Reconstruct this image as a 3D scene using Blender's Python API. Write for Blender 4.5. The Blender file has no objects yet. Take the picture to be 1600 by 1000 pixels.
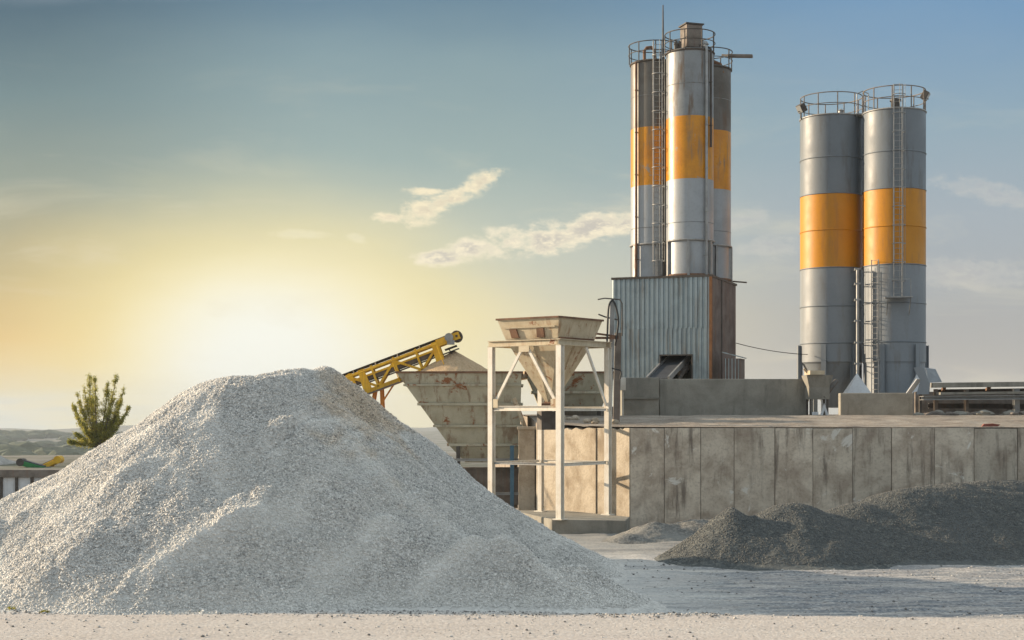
import bpy, bmesh, math, random
from mathutils import Vector, noise
random.seed(7)
R = math.radians
scene = bpy.context.scene

# ------------------------------------------------------------------ camera
F = 2300.0            # focal length in photo pixels (photo is 1600 wide)
H = 4.6               # eye height above the yard
HY = 645.0            # eye level row of the photo
cam = bpy.data.cameras.new('camera')
cam.sensor_width = 36.0
cam.lens = 36.0 * F / 1600.0
cam.shift_y = (HY - 500.0) / 1600.0
cam.clip_start = 0.1
cam.clip_end = 20000
camo = bpy.data.objects.new('camera', cam)
camo.location = (0, 0, H)
camo.rotation_euler = (R(90), 0, 0)
scene.collection.objects.link(camo)
scene.camera = camo

def at(px, py, Y):
    return Vector(((px - 800.0) / F * Y, Y, H + (HY - py) / F * Y))

# ------------------------------------------------------------------ exposure
scene.view_settings.view_transform = 'Standard'
scene.view_settings.look = 'None'
EXPO = 0.65
scene.view_settings.exposure = EXPO
scene.view_settings.gamma = 1.0

# ------------------------------------------------------------------ sun
SUN_AZ = R(18)        # how far behind "due left" the sun stands
SUN_EL = R(14.5)
sd = Vector((-math.cos(SUN_AZ) * math.cos(SUN_EL), math.sin(SUN_AZ) * math.cos(SUN_EL), math.sin(SUN_EL)))
sl = bpy.data.lights.new('sun', 'SUN')
sl.energy = 5.0
sl.angle = R(0.6)
sl.color = (1.0, 0.79, 0.55)
so = bpy.data.objects.new('sun', sl)
so.rotation_euler = sd.to_track_quat('Z', 'Y').to_euler()
so.location = (-30, 20, 40)
scene.collection.objects.link(so)

def lin(c):
    o = []
    for v in c[:3]:
        v = v / 255.0
        o.append(v / 12.92 if v <= 0.04045 else ((v + 0.055) / 1.055) ** 2.4)
    return tuple(o)

# ------------------------------------------------------------------ sky
class NT:
    """tiny helper for writing node trees as expressions"""
    def __init__(s, nt): s.nt = nt; s.n = nt.nodes; s.l = nt.links
    def new(s, t, **k):
        n = s.n.new(t)
        for a, b in k.items(): setattr(n, a, b)
        return n
    def put(s, sock, v):
        if v is None: return
        if hasattr(v, 'is_linked') or isinstance(v, bpy.types.NodeSocket): s.l.new(v, sock)
        else:
            if sock.type == 'RGBA' and len(v) == 3: v = tuple(v) + (1.0,)
            sock.default_value = v
    def m(s, op, a, b=None, c=None, clamp=False):
        n = s.new('ShaderNodeMath', operation=op, use_clamp=clamp)
        s.put(n.inputs[0], a)
        if b is not None: s.put(n.inputs[1], b)
        if c is not None: s.put(n.inputs[2], c)
        return n.outputs[0]
    def mix(s, f, a, b, mode='MIX'):
        n = s.new('ShaderNodeMix', data_type='RGBA', blend_type=mode)
        s.put(n.inputs[0], f); s.put(n.inputs[6], a); s.put(n.inputs[7], b)
        return n.outputs[2]
    def ss(s, v, lo, hi, a=0.0, b=1.0):
        n = s.new('ShaderNodeMapRange', interpolation_type='SMOOTHSTEP')
        s.put(n.inputs[0], v); s.put(n.inputs[1], lo); s.put(n.inputs[2], hi); s.put(n.inputs[3], a); s.put(n.inputs[4], b)
        return n.outputs[0]
    def ramp(s, f, stops, interp='LINEAR'):
        n = s.new('ShaderNodeValToRGB'); cr = n.color_ramp; cr.interpolation = interp
        while len(cr.elements) > 1: cr.elements.remove(cr.elements[-1])
        cr.elements[0].position = stops[0][0]; cr.elements[0].color = tuple(stops[0][1]) + (1,)
        for p, c in stops[1:]:
            e = cr.elements.new(p); e.color = tuple(c) + (1,)
        s.put(n.inputs[0], f); return n.outputs[0]
    def noise(s, vec, scale, detail=4, rough=0.55, dist=0.0):
        n = s.new('ShaderNodeTexNoise'); s.put(n.inputs['Vector'], vec)
        n.inputs['Scale'].default_value = scale; n.inputs['Detail'].default_value = detail
        n.inputs['Roughness'].default_value = rough; n.inputs['Distortion'].default_value = dist
        return n.outputs['Fac']
    def vor(s, vec, scale, feature='F1', rnd=1.0):
        n = s.new('ShaderNodeTexVoronoi', feature=feature); s.put(n.inputs['Vector'], vec)
        n.inputs['Scale'].default_value = scale; n.inputs['Randomness'].default_value = rnd
        return n
    def sepx(s, vec):
        n = s.new('ShaderNodeSeparateXYZ'); s.put(n.inputs[0], vec); return n.outputs
    def comb(s, x, y, z):
        n = s.new('ShaderNodeCombineXYZ'); s.put(n.inputs[0], x); s.put(n.inputs[1], y); s.put(n.inputs[2], z); return n.outputs[0]
    def mapping(s, vec, scale=(1, 1, 1), loc=(0, 0, 0), rot=(0, 0, 0)):
        n = s.new('ShaderNodeMapping'); s.put(n.inputs[0], vec)
        n.inputs['Scale'].default_value = scale; n.inputs['Location'].default_value = loc; n.inputs['Rotation'].default_value = rot
        return n.outputs[0]

world = bpy.data.worlds.new('World')
scene.world = world
world.use_nodes = True
w = NT(world.node_tree)
w.n.clear()
tc = w.new('ShaderNodeTexCoord')
d = w.sepx(tc.outputs['Generated'])
yc = w.m('MAXIMUM', d[1], 0.3)
s_ = w.m('DIVIDE', d[0], yc)          # horizontal direction (tangent of the azimuth from north)
t_ = w.m('DIVIDE', d[2], yc)          # height above the horizon (tangent)
dv = w.comb(s_, t_, 0.0)
big = w.noise(w.mapping(dv, (3.0, 9.0, 1.0)), 1.0, 4, 0.6)
tt = w.m('ADD', t_, w.m('MULTIPLY', w.m('SUBTRACT', big, 0.5), 0.05))
fac = w.m('MULTIPLY', tt, 2.0, clamp=True)
def py2f(y): return max(0.0, min(1.0, (HY - y) / F * 2.0))
UP = (0.76, 0.85, 0.88)  # overhead sky out of view, brightened to fill the shade
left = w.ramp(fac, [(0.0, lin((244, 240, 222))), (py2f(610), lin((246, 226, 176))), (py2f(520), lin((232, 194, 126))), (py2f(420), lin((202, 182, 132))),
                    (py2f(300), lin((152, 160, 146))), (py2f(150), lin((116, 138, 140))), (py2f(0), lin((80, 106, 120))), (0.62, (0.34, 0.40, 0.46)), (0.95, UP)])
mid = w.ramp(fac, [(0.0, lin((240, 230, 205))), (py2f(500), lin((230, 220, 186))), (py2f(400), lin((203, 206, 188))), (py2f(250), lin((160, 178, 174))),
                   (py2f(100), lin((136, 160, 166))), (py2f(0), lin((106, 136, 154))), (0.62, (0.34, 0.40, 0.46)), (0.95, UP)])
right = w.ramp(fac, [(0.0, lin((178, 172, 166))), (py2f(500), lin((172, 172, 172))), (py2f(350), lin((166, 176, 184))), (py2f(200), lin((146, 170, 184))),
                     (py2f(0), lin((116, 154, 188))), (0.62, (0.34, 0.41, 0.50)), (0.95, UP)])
c1 = w.mix(w.ss(s_, -0.34, -0.10), left, mid)
c1 = w.mix(w.ss(s_, -0.05, 0.27), c1, right)
# bright veil of haze where the evening light breaks through
gx = w.m('MULTIPLY', w.m('SUBTRACT', s_, (410 - 800) / F), 0.82)
gy = w.m('MULTIPLY', w.m('SUBTRACT', t_, (HY - 565) / F), 1.25)
gr = w.m('SQRT', w.m('ADD', w.m('MULTIPLY', gx, gx), w.m('MULTIPLY', gy, gy)))
gr = w.m('ADD', gr, w.m('MULTIPLY', w.m('SUBTRACT', big, 0.5), 0.05))
c1 = w.mix(w.ss(gr, 0.19, 0.045, 0.0, 0.95), c1, lin((255, 236, 168)))
c1 = w.mix(w.ss(gr, 0.115, 0.02, 0.0, 1.0), c1, lin((255, 255, 244)))
# low cloud bank by the horizon at the left
bank = w.noise(w.mapping(dv, (10.0, 90.0, 1.0)), 1.0, 3, 0.5)
bm_ = w.m('MULTIPLY', w.ss(bank, 0.42, 0.62), w.m('MULTIPLY', w.ss(t_, 0.020, 0.002), w.ss(s_, -0.22, -0.29)))
c1 = w.mix(w.m('MULTIPLY', bm_, 0.6), c1, lin((214, 222, 222)))
# thin high streaks
st = w.noise(w.mapping(dv, (5.0, 26.0, 1.0), rot=(0, 0, R(-14))), 1.0, 6, 0.6, 0.6)
c1 = w.mix(w.m('MULTIPLY', w.ss(st, 0.50, 0.78), w.m('MULTIPLY', w.ss(t_, 0.28, 0.1), 0.5)), c1, lin((234, 222, 192)))
# cumulus: each cloud is a few soft lumps broken up by noise
ring = w.noise(w.mapping(dv, (34.0, 62.0, 1.0), rot=(0, 0, R(10))), 1.0, 9, 0.62, 0.5)
fine = w.noise(w.mapping(dv, (85.0, 150.0, 1.0)), 1.0, 6, 0.65)
def lump(x, y, rx, ry, rot=0.0):
    a = w.m('SUBTRACT', s_, (x - 800) / F); b = w.m('SUBTRACT', t_, (HY - y) / F)
    ca, sa = math.cos(R(rot)), math.sin(R(rot))
    u = w.m('MULTIPLY', w.m('ADD', w.m('MULTIPLY', a, ca), w.m('MULTIPLY', b, sa)), F / rx)
    v = w.m('MULTIPLY', w.m('SUBTRACT', w.m('MULTIPLY', b, ca), w.m('MULTIPLY', a, sa)), F / ry)
    return w.m('EXPONENT', w.m('MULTIPLY', w.m('ADD', w.m('MULTIPLY', u, u), w.m('MULTIPLY', v, v)), -1.0))
def cloud(lumps, c1, amt, col, shade):
    tot = None
    for l in lumps:
        g = lump(*l); tot = g if tot is None else w.m('MAXIMUM', tot, g)
    dens = w.m('ADD', w.m('MULTIPLY', tot, 1.12), w.m('ADD', w.m('MULTIPLY', w.m('SUBTRACT', ring, 0.5), 2.6), w.m('MULTIPLY', w.m('SUBTRACT', fine, 0.5), 2.2)))
    al = w.m('MULTIPLY', w.m('MULTIPLY', w.ss(dens, 0.05, 1.0), w.ss(tot, 0.02, 0.35)), amt)
    cc = w.mix(w.m('MULTIPLY', w.ss(dens, 0.55, 1.15), w.ss(fine, 0.62, 0.42)), col, shade)
    return w.mix(al, c1, cc)
c1 = cloud([(610, 340, 34, 8, 2), (655, 332, 34, 20, 14), (700, 312, 46, 15, 22), (752, 285, 34, 14, 28), (665, 298, 30, 7, -4)], c1, 0.95, lin((255, 240, 204)), lin((226, 212, 186)))
c1 = cloud([(690, 402, 46, 13, 6), (735, 388, 36, 14, 0), (790, 378, 44, 22, 8), (850, 372, 60, 24, 6), (930, 356, 62, 22, 8), (985, 350, 40, 18, 0)], c1, 0.95, lin((253, 240, 210)), lin((206, 198, 186)))
c1 = cloud([(1160, 345, 36, 16, 10), (1200, 385, 50, 16, 0), (1540, 300, 80, 16, -12), (1500, 430, 120, 24, 0)], c1, 0.35, lin((216, 210, 200)), lin((196, 192, 190)))
c1 = cloud([(470, 366, 40, 7, 0), (556, 371, 16, 6, -20)], c1, 0.45, lin((250, 240, 205)), lin((244, 236, 205)))
# the side of the sky away from the evening light is dimmer
c1 = w.mix(w.ss(d[1], 0.35, -0.35, 0.0, 1.0), c1, w.mix(1.0, c1, (0.70, 0.72, 0.76), 'MULTIPLY'))
sky = w.new('ShaderNodeTexSky', sky_type='NISHITA', sun_disc=False)
sky.sun_elevation = SUN_EL
sky.sun_rotation = -(R(90) - SUN_AZ)
sky.air_density = 1.0; sky.dust_density = 2.0
WS = 0.1
sc = w.new('ShaderNodeVectorMath', operation='SCALE'); w.put(sc.inputs[0], c1)
sc.inputs['Scale'].default_value = (2 ** -EXPO) / WS
col = w.mix(0.06, sc.outputs[0], sky.outputs[0])
bg = w.new('ShaderNodeBackground'); w.put(bg.inputs[0], col); bg.inputs[1].default_value = WS
wo = w.new('ShaderNodeOutputWorld'); w.l.new(bg.outputs[0], wo.inputs[0])
world.cycles.sampling_method = 'AUTOMATIC'

# ------------------------------------------------------------------ materials
def principled(name):
    m = bpy.data.materials.new(name); m.use_nodes = True
    g = NT(m.node_tree); b = g.n['Principled BSDF']
    return m, g, b
def coords(g, kind='Object'):
    return g.new('ShaderNodeTexCoord').outputs[kind]
def bump(g, b, h, dist, strength=1.0):
    n = g.new('ShaderNodeBump'); n.inputs['Distance'].default_value = dist; n.inputs['Strength'].default_value = strength
    g.put(n.inputs['Height'], h); g.l.new(n.outputs[0], b.inputs['Normal'])

def surf(name, base, dark=None, scale=1.5, amt=0.6, streak=None, streak_amt=0.0, spots=None, spot_lo=0.62, spot_scale=1.3,
         rough=0.7, metal=0.0, bmp=0.01, bscale=25, vert=8.0, edge_top=None, per_obj=0.0, fine_amt=0.15):
    """painted / weathered surface: cloudy tone, downward streaks, patches of rust or dirt"""
    m, g, b = principled(name)
    P = coords(g)
    oi = g.new('ShaderNodeObjectInfo')
    add = g.new('ShaderNodeVectorMath', operation='ADD')
    g.put(add.inputs[0], P)
    g.put(add.inputs[1], g.comb(g.m('MULTIPLY', oi.outputs['Random'], 37.0), g.m('MULTIPLY', oi.outputs['Random'], 11.0), 0.0))
    V = add.outputs[0]
    dark = dark or tuple(v * 0.6 for v in base)
    n1 = g.noise(V, scale, 6, 0.62, 0.3)
    c = g.mix(g.m('MULTIPLY', g.ss(n1, 0.38, 0.68), amt), base, dark)
    n4 = g.noise(V, scale * 14, 4, 0.6)
    c = g.mix(g.m('MULTIPLY', g.ss(n4, 0.45, 0.75), fine_amt), c, tuple(v * 0.5 for v in dark))
    if streak is not None:
        n2 = g.noise(g.mapping(V, (vert, vert, 0.35)), 1.0, 5, 0.65)
        n3 = g.noise(V, 0.5, 3, 0.5)
        c = g.mix(g.m('MULTIPLY', g.m('MULTIPLY', g.ss(n2, 0.50, 0.68), g.ss(n3, 0.30, 0.60)), streak_amt), c, streak)
    if spots is not None:
        n5 = g.noise(V, spot_scale, 8, 0.72, 0.6)
        c = g.mix(g.ss(n5, spot_lo, spot_lo + 0.06), c, spots)
    if per_obj:
        hv = g.new('ShaderNodeHueSaturation'); g.put(hv.inputs['Color'], c)
        g.put(hv.inputs['Value'], g.m('ADD', 1.0 - per_obj / 2, g.m('MULTIPLY', oi.outputs['Random'], per_obj)))
        c = hv.outputs[0]
    g.put(b.inputs['Base Color'], c)
    b.inputs['Metallic'].default_value = metal
    rv = g.ss(n1, 0.3, 0.7, max(0.05, rough - 0.08), min(1, rough + 0.1)); g.put(b.inputs['Roughness'], rv)
    if bmp: bump(g, b, g.noise(V, bscale, 5, 0.6), bmp)
    return m

def gravel(name, cols, cell, big_cols=None, bmp=0.05, tint=False, dust=None, dust_scale=0.35, dust_amt=0.75, warp=0.15):
    """loose stones: every voronoi cell is a stone with its own tone and its own height"""
    m, g, b = principled(name)
    P = coords(g)
    ns = g.new('ShaderNodeTexNoise'); g.put(ns.inputs['Vector'], P); ns.inputs['Scale'].default_value = cell * 0.7
    wv = g.new('ShaderNodeVectorMath', operation='MULTIPLY_ADD'); g.put(wv.inputs[0], ns.outputs['Color']); wv.inputs[1].default_value = (warp / cell,) * 3
    g.put(wv.inputs[2], P)
    v = g.vor(wv.outputs[0], cell)
    v2 = g.vor(wv.outputs[0], cell * 0.42)
    rnd = g.sepx(v.outputs['Color'])[0]; rnd2 = g.sepx(v2.outputs['Color'])[1]
    r = g.m('ADD', g.m('MULTIPLY', rnd, 0.62), g.m('MULTIPLY', rnd2, 0.38))
    n = len(cols)
    c = g.ramp(r, [(0.12 + 0.76 * i / (n - 1), cols[i]) for i in range(n)])
    gap = g.ss(v.outputs['Distance'], 0.35, 0.75)
    c = g.mix(g.m('MULTIPLY', gap, 0.35), c, tuple(x * 0.45 for x in cols[0]))
    if dust:
        nd = g.noise(g.mapping(P, (1, 1, 0.6)), dust_scale, 5, 0.6, 0.5)
        f = g.m('MULTIPLY', g.ss(nd, 0.42, 0.66), dust_amt)
        c = g.mix(f, c, dust)
    if tint:
        a = g.new('ShaderNodeAttribute', attribute_name='tint', attribute_type='GEOMETRY')
        tx = g.sepx(a.outputs['Color'])
        c = g.mix(g.m('MULTIPLY', tx[0], 0.9), c, g.mix(1.0, c, (0.96, 0.80, 0.62), 'MULTIPLY'))
        c = g.mix(g.m('MULTIPLY', tx[1], 0.75), c, cols[-1])
    g.put(b.inputs['Base Color'], c); b.inputs['Roughness'].default_value = 0.92
    b.inputs['Specular IOR Level'].default_value = 0.25
    h = g.m('ADD', g.m('MULTIPLY', g.m('SUBTRACT', 1.0, v.outputs['Distance']), 0.6), g.m('ADD', g.m('MULTIPLY', rnd, 0.5), g.m('MULTIPLY', rnd2, 0.6)))
    bump(g, b, h, bmp)
    return m

M = {}
M['white_gravel'] = gravel('white_gravel', [(0.30, 0.30, 0.29), (0.50, 0.49, 0.465), (0.56, 0.545, 0.51), (0.62, 0.605, 0.57), (0.74, 0.72, 0.68)], 13.0, bmp=0.010, tint=True,
                           dust=(0.58, 0.565, 0.53), dust_amt=0.5)
M['dark_gravel'] = gravel('dark_gravel', [(0.07, 0.076, 0.076), (0.105, 0.113, 0.112), (0.13, 0.138, 0.133), (0.20, 0.20, 0.18)], 13.0, bmp=0.012, dust=(0.115, 0.125, 0.127), dust_scale=0.22, dust_amt=0.6)
M['sand'] = gravel('sand', [(0.52, 0.37, 0.22), (0.62, 0.45, 0.28), (0.68, 0.51, 0.33)], 20.0, bmp=0.02)
M['grey_mound'] = gravel('grey_mound', [(0.13, 0.13, 0.125), (0.2, 0.195, 0.18), (0.3, 0.285, 0.26)], 14.0, bmp=0.02, dust=(0.26, 0.26, 0.245))
M['concrete'] = surf('stained_concrete', (0.62, 0.55, 0.45), (0.34, 0.275, 0.215), 0.75, 0.9, (0.16, 0.13, 0.105), 0.9, (0.66, 0.63, 0.57), 0.60, 0.8, rough=0.9, bmp=0.02, bscale=9, vert=3.0, per_obj=0.35, fine_amt=0.35)
M['concrete_bare'] = surf('bare_concrete', (0.50, 0.44, 0.35), (0.30, 0.24, 0.17), 1.0, 0.8, (0.17, 0.13, 0.09), 0.6, rough=0.9, bmp=0.02, bscale=9, vert=1.3, fine_amt=0.3)  # bare concrete of the side wall, pillar and rubble
M['block'] = surf('concrete_block', (0.30, 0.285, 0.245), (0.19, 0.18, 0.155), 0.8, 0.7, (0.10, 0.095, 0.085), 0.5, rough=0.9, bmp=0.015, bscale=12, vert=2.0, per_obj=0.2)
M['cream'] = surf('cream_steel_paint', (0.58, 0.50, 0.36), (0.42, 0.34, 0.22), 1.5, 0.7, (0.28, 0.13, 0.05), 0.75, (0.26, 0.10, 0.04), 0.59, 2.0, rough=0.6, bmp=0.004, vert=5)
M['cream_clean'] = surf('pale_steel_paint', (0.78, 0.74, 0.66), (0.60, 0.54, 0.44), 2.5, 0.6, (0.30, 0.2, 0.12), 0.4, (0.28, 0.14, 0.07), 0.70, 3.0, rough=0.5, bmp=0.003, vert=6)
M['bin'] = surf('rusty_olive_bin', (0.46, 0.44, 0.34), (0.31, 0.28, 0.20), 1.0, 0.7, (0.17, 0.085, 0.04), 0.75, (0.24, 0.09, 0.03), 0.57, 1.1, rough=0.65, bmp=0.006, vert=3)
M['rust'] = surf('rusted_iron', (0.20, 0.105, 0.06), (0.09, 0.055, 0.04), 2.0, 0.8, (0.28, 0.14, 0.06), 0.5, rough=0.85, bmp=0.01)
M['dark_iron'] = surf('dark_iron', (0.085, 0.075, 0.065), (0.05, 0.04, 0.035), 2.0, 0.7, (0.14, 0.08, 0.05), 0.5, rough=0.7, bmp=0.005)
M['brown_grey'] = surf('weathered_brown_iron', (0.22, 0.19, 0.165), (0.11, 0.095, 0.08), 1.5, 0.8, (0.2, 0.11, 0.07), 0.5, rough=0.85, bmp=0.008)
M['galv'] = surf('galvanised_sheet', (0.33, 0.40, 0.43), (0.22, 0.27, 0.29), 0.7, 0.7, (0.19, 0.14, 0.09), 0.55, (0.17, 0.10, 0.06), 0.70, 0.8, rough=0.42, metal=0.45, bmp=0.003, vert=4)
M['galv_rust'] = surf('rusted_sheet', (0.19, 0.155, 0.14), (0.12, 0.09, 0.08), 0.8, 0.8, (0.24, 0.12, 0.06), 0.6, rough=0.7, metal=0.1, bmp=0.004, vert=4)
M['silo_grey'] = surf('weathered_silo_steel', (0.26, 0.28, 0.295), (0.17, 0.18, 0.185), 0.6, 0.7, (0.15, 0.11, 0.08), 1.0, rough=0.42, metal=0.12, bmp=0.003, vert=2.6)
M['silo_dirty'] = surf('dirty_silo_steel', (0.15, 0.14, 0.125), (0.085, 0.075, 0.062), 0.6, 0.8, (0.12, 0.07, 0.04), 1.0, rough=0.48, metal=0.1, bmp=0.003, vert=3)
M['silo_pale'] = surf('pale_silo_steel', (0.36, 0.39, 0.42), (0.27, 0.295, 0.315), 0.6, 0.6, (0.30, 0.26, 0.22), 0.5, rough=0.42, metal=0.12, bmp=0.003, vert=2.6)
M['silo_yellow_old'] = surf('worn_yellow_paint', (0.64, 0.27, 0.006), (0.44, 0.17, 0.01), 0.7, 0.7, (0.26, 0.17, 0.09), 0.95, (0.34, 0.28, 0.22), 0.60, 1.0, rough=0.34, bmp=0.003, vert=2.6)
M['silo_grey_new'] = surf('grey_silo_paint', (0.17, 0.20, 0.23), (0.147, 0.172, 0.198), 0.4, 0.6, (0.105, 0.10, 0.095), 0.5, rough=0.5, bmp=0.001, vert=2, fine_amt=0.10)
M['silo_pale_new'] = surf('pale_silo_paint', (0.235, 0.265, 0.295), (0.20, 0.225, 0.25), 0.4, 0.6, (0.17, 0.155, 0.14), 0.5, rough=0.5, bmp=0.001, vert=2, fine_amt=0.10)
M['silo_yellow_new'] = surf('yellow_silo_paint', (0.56, 0.235, 0.003), (0.50, 0.20, 0.003), 0.4, 0.6, (0.36, 0.16, 0.03), 0.55, rough=0.5, bmp=0.001, vert=2, fine_amt=0.10)
M['yellow'] = surf('yellow_machine_paint', (0.82, 0.48, 0.02), (0.66, 0.34, 0.02), 2.0, 0.6, (0.3, 0.15, 0.04), 0.4, rough=0.45, bmp=0.003)
M['orange'] = surf('orange_machine_paint', (0.62, 0.22, 0.02), (0.45, 0.16, 0.02), 2.0, 0.6, rough=0.5, bmp=0.003)
M['green'] = surf('green_machine_paint', (0.02, 0.24, 0.06), (0.02, 0.15, 0.04), 1.0, 0.6, rough=0.5, bmp=0.003)
M['blue'] = surf('blue_steel_paint', (0.10, 0.22, 0.32), (0.08, 0.14, 0.2), 2.0, 0.6, rough=0.6, bmp=0.003)
M['belt'] = surf('rubber_belt', (0.06, 0.065, 0.075), (0.035, 0.04, 0.05), 2.0, 0.6, (0.1, 0.11, 0.12), 0.4, rough=0.6, bmp=0.003)
M['steel'] = surf('grey_steel', (0.36, 0.37, 0.37), (0.22, 0.22, 0.22), 2.0, 0.6, (0.2, 0.14, 0.09), 0.5, rough=0.5, metal=0.3, bmp=0.002)
M['white_sheet'] = surf('white_sheet', (0.66, 0.68, 0.70), (0.5, 0.51, 0.52), 0.7, 0.6, (0.3, 0.25, 0.2), 0.4, rough=0.6, bmp=0.004)
M['rubber'] = surf('black_rubber', (0.03, 0.03, 0.03), (0.02, 0.02, 0.02), rough=0.6, bmp=0.0)
M['bark'] = surf('bark', (0.13, 0.10, 0.07), (0.07, 0.05, 0.04), 6, 0.8, rough=0.9, bmp=0.02)
M['glass'] = surf('lamp_glass', (0.3, 0.32, 0.33), (0.2, 0.2, 0.2), rough=0.2, bmp=0.0)

def leaf_mat():
    m, g, b = principled('leaves')
    P = coords(g)
    n = g.noise(P, 1.1, 3, 0.6)
    n2 = g.noise(P, 14, 2, 0.6)
    c = g.ramp(g.m('ADD', g.m('MULTIPLY', n, 0.6), g.m('MULTIPLY', n2, 0.4)), [(0.33, (0.15, 0.17, 0.035)), (0.48, (0.36, 0.35, 0.065)), (0.62, (0.58, 0.50, 0.10))])
    g.put(b.inputs['Base Color'], c); b.inputs['Roughness'].default_value = 0.6
    t = g.new('ShaderNodeBsdfTranslucent'); g.put(t.inputs[0], c)
    mx = g.new('ShaderNodeMixShader'); mx.inputs[0].default_value = 0.5
    g.l.new(b.outputs[0], mx.inputs[1]); g.l.new(t.outputs[0], mx.inputs[2])
    g.l.new(mx.outputs[0], g.n['Material Output'].inputs['Surface'])
    return m
M['leaf'] = leaf_mat()

def yard_mat():
    m, g, b = principled('yard_ground')
    P = coords(g)
    xyz = g.sepx(P)
    n1 = g.noise(g.mapping(P, (0.16, 0.7, 1)), 1.0, 6, 0.62, 0.4)
    n2 = g.noise(g.mapping(P, (0.5, 2.6, 1)), 1.0, 6, 0.65, 0.5)
    fn = g.noise(P, 9.0, 6, 0.7)
    v = g.vor(P, 16.0); rnd = g.sepx(v.outputs['Color'])[0]
    beige = g.ramp(fn, [(0.3, (0.44, 0.39, 0.35)), (0.5, (0.54, 0.485, 0.44)), (0.7, (0.62, 0.57, 0.525))])
    blue = g.ramp(fn, [(0.3, (0.09, 0.10, 0.12)), (0.5, (0.19, 0.205, 0.225)), (0.7, (0.38, 0.39, 0.40))])
    # beyond the road edge the ground is darker and bluer with trails of pale dust
    yy = g.m('ADD', xyz[1], g.m('MULTIPLY', g.m('SUBTRACT', n1, 0.5), 1.5))
    edge = g.m('ADD', 34.6, g.m('MULTIPLY', g.m('ADD', xyz[0], 8.0), -0.085))
    past = g.ss(g.m('SUBTRACT', yy, edge), -0.15, 0.25)
    far = g.ss(yy, 37.5, 42.5)
    patch = g.ss(n2, 0.44, 0.56)
    mixf = g.m('MULTIPLY', past, g.m('SUBTRACT', 1.0, g.m('MULTIPLY', far, 0.22)))
    mixf = g.m('MULTIPLY', mixf, g.m('ADD', 0.55, g.m('MULTIPLY', patch, 0.6)), clamp=True)
    c = g.mix(mixf, beige, blue)
    white = g.m('MULTIPLY', past, g.m('MULTIPLY', g.ss(g.m('ADD', xyz[0], g.m('MULTIPLY', g.m('SUBTRACT', n1, 0.5), 5.0)), 7.5, 2.5), 0.75))
    c = g.mix(white, c, (0.62, 0.61, 0.58))
    # wheel tracks: thin dark and pale streaks, coloured in place of rut shading
    trk = g.noise(g.mapping(P, (0.07, 2.2, 1), rot=(0, 0, R(3))), 1.0, 5, 0.7, 0.8)
    c = g.mix(g.m('MULTIPLY', g.m('MULTIPLY', past, g.ss(trk, 0.52, 0.62)), 0.5), c, (0.17, 0.18, 0.195))
    c = g.mix(g.m('MULTIPLY', g.m('MULTIPLY', past, g.ss(trk, 0.46, 0.38)), 0.5), c, (0.60, 0.57, 0.52))
    trk2 = g.noise(g.mapping(P, (0.10, 1.6, 1), rot=(0, 0, R(-2))), 1.0, 4, 0.6, 0.5)
    c = g.mix(g.m('MULTIPLY', g.m('MULTIPLY', g.m('SUBTRACT', 1.0, past), g.ss(trk2, 0.52, 0.66)), 0.35), c, (0.45, 0.40, 0.35))
    spill = g.m('MULTIPLY', g.m('MULTIPLY', g.ss(yy, 33.2, 34.2), g.ss(yy, 36.5, 35.2)), g.ss(xyz[0], 6.0, 1.0))
    c = g.mix(g.m('MULTIPLY', spill, 0.75), c, (0.74, 0.73, 0.70))
    lt = g.m('MULTIPLY', g.ss(n1, 0.5, 0.68), 0.2)
    c = g.mix(lt, c, (0.6, 0.57, 0.52))
    c = g.mix(g.m('MULTIPLY', g.ss(rnd, 0.80, 1.0), 0.35), c, (0.75, 0.73, 0.7))
    c = g.mix(g.m('MULTIPLY', g.ss(rnd, 0.16, 0.0), 0.4), c, (0.2, 0.19, 0.18))
    c = g.mix(g.m('MULTIPLY', g.ss(yy, 46.0, 53.0), 0.6), c, (0.24, 0.225, 0.20))
    # distant country: dry slopes with scrub
    dist = g.ss(xyz[1], 100.0, 135.0)
    n6 = g.noise(P, 0.012, 6, 0.65); n7 = g.noise(P, 0.05, 5, 0.7)
    land = g.mix(g.ss(n7, 0.44, 0.58), (0.24, 0.225, 0.20), (0.12, 0.125, 0.09))
    land = g.mix(g.ss(n6, 0.52, 0.62), land, (0.19, 0.185, 0.17))
    c = g.mix(dist, c, land)
    g.put(b.inputs['Base Color'], c); b.inputs['Roughness'].default_value = 0.95
    b.inputs['Specular IOR Level'].default_value = 0.2
    h = g.m('ADD', fn, g.m('MULTIPLY', g.m('SUBTRACT', 1.0, v.outputs['Distance']), 0.35))
    bump(g, b, h, 0.022)
    return m
M['yard'] = yard_mat()

def platform_mat():
    m, g, b = principled('platform_dirt')
    P = coords(g)
    n1 = g.noise(P, 0.6, 6, 0.65, 0.4); fn = g.noise(P, 7.0, 5, 0.7)
    c = g.ramp(g.m('ADD', g.m('MULTIPLY', n1, 0.6), g.m('MULTIPLY', fn, 0.4)), [(0.36, (0.17, 0.135, 0.105)), (0.5, (0.29, 0.245, 0.20)), (0.64, (0.42, 0.37, 0.31))])
    g.put(b.inputs['Base Color'], c); b.inputs['Roughness'].default_value = 0.95
    bump(g, b, fn, 0.06)
    return m
M['platform'] = platform_mat()

# ------------------------------------------------------------------ mesh helpers
WL = {}    # world location of every parent
def thing(name, label, cat, loc, group=None):
    o = bpy.data.objects.new(name, None); scene.collection.objects.link(o)
    o.location = loc; o.empty_display_size = 0.3
    o['label'] = label; o['category'] = cat
    if group: o['group'] = group
    WL[o] = Vector(loc)
    return o

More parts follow.
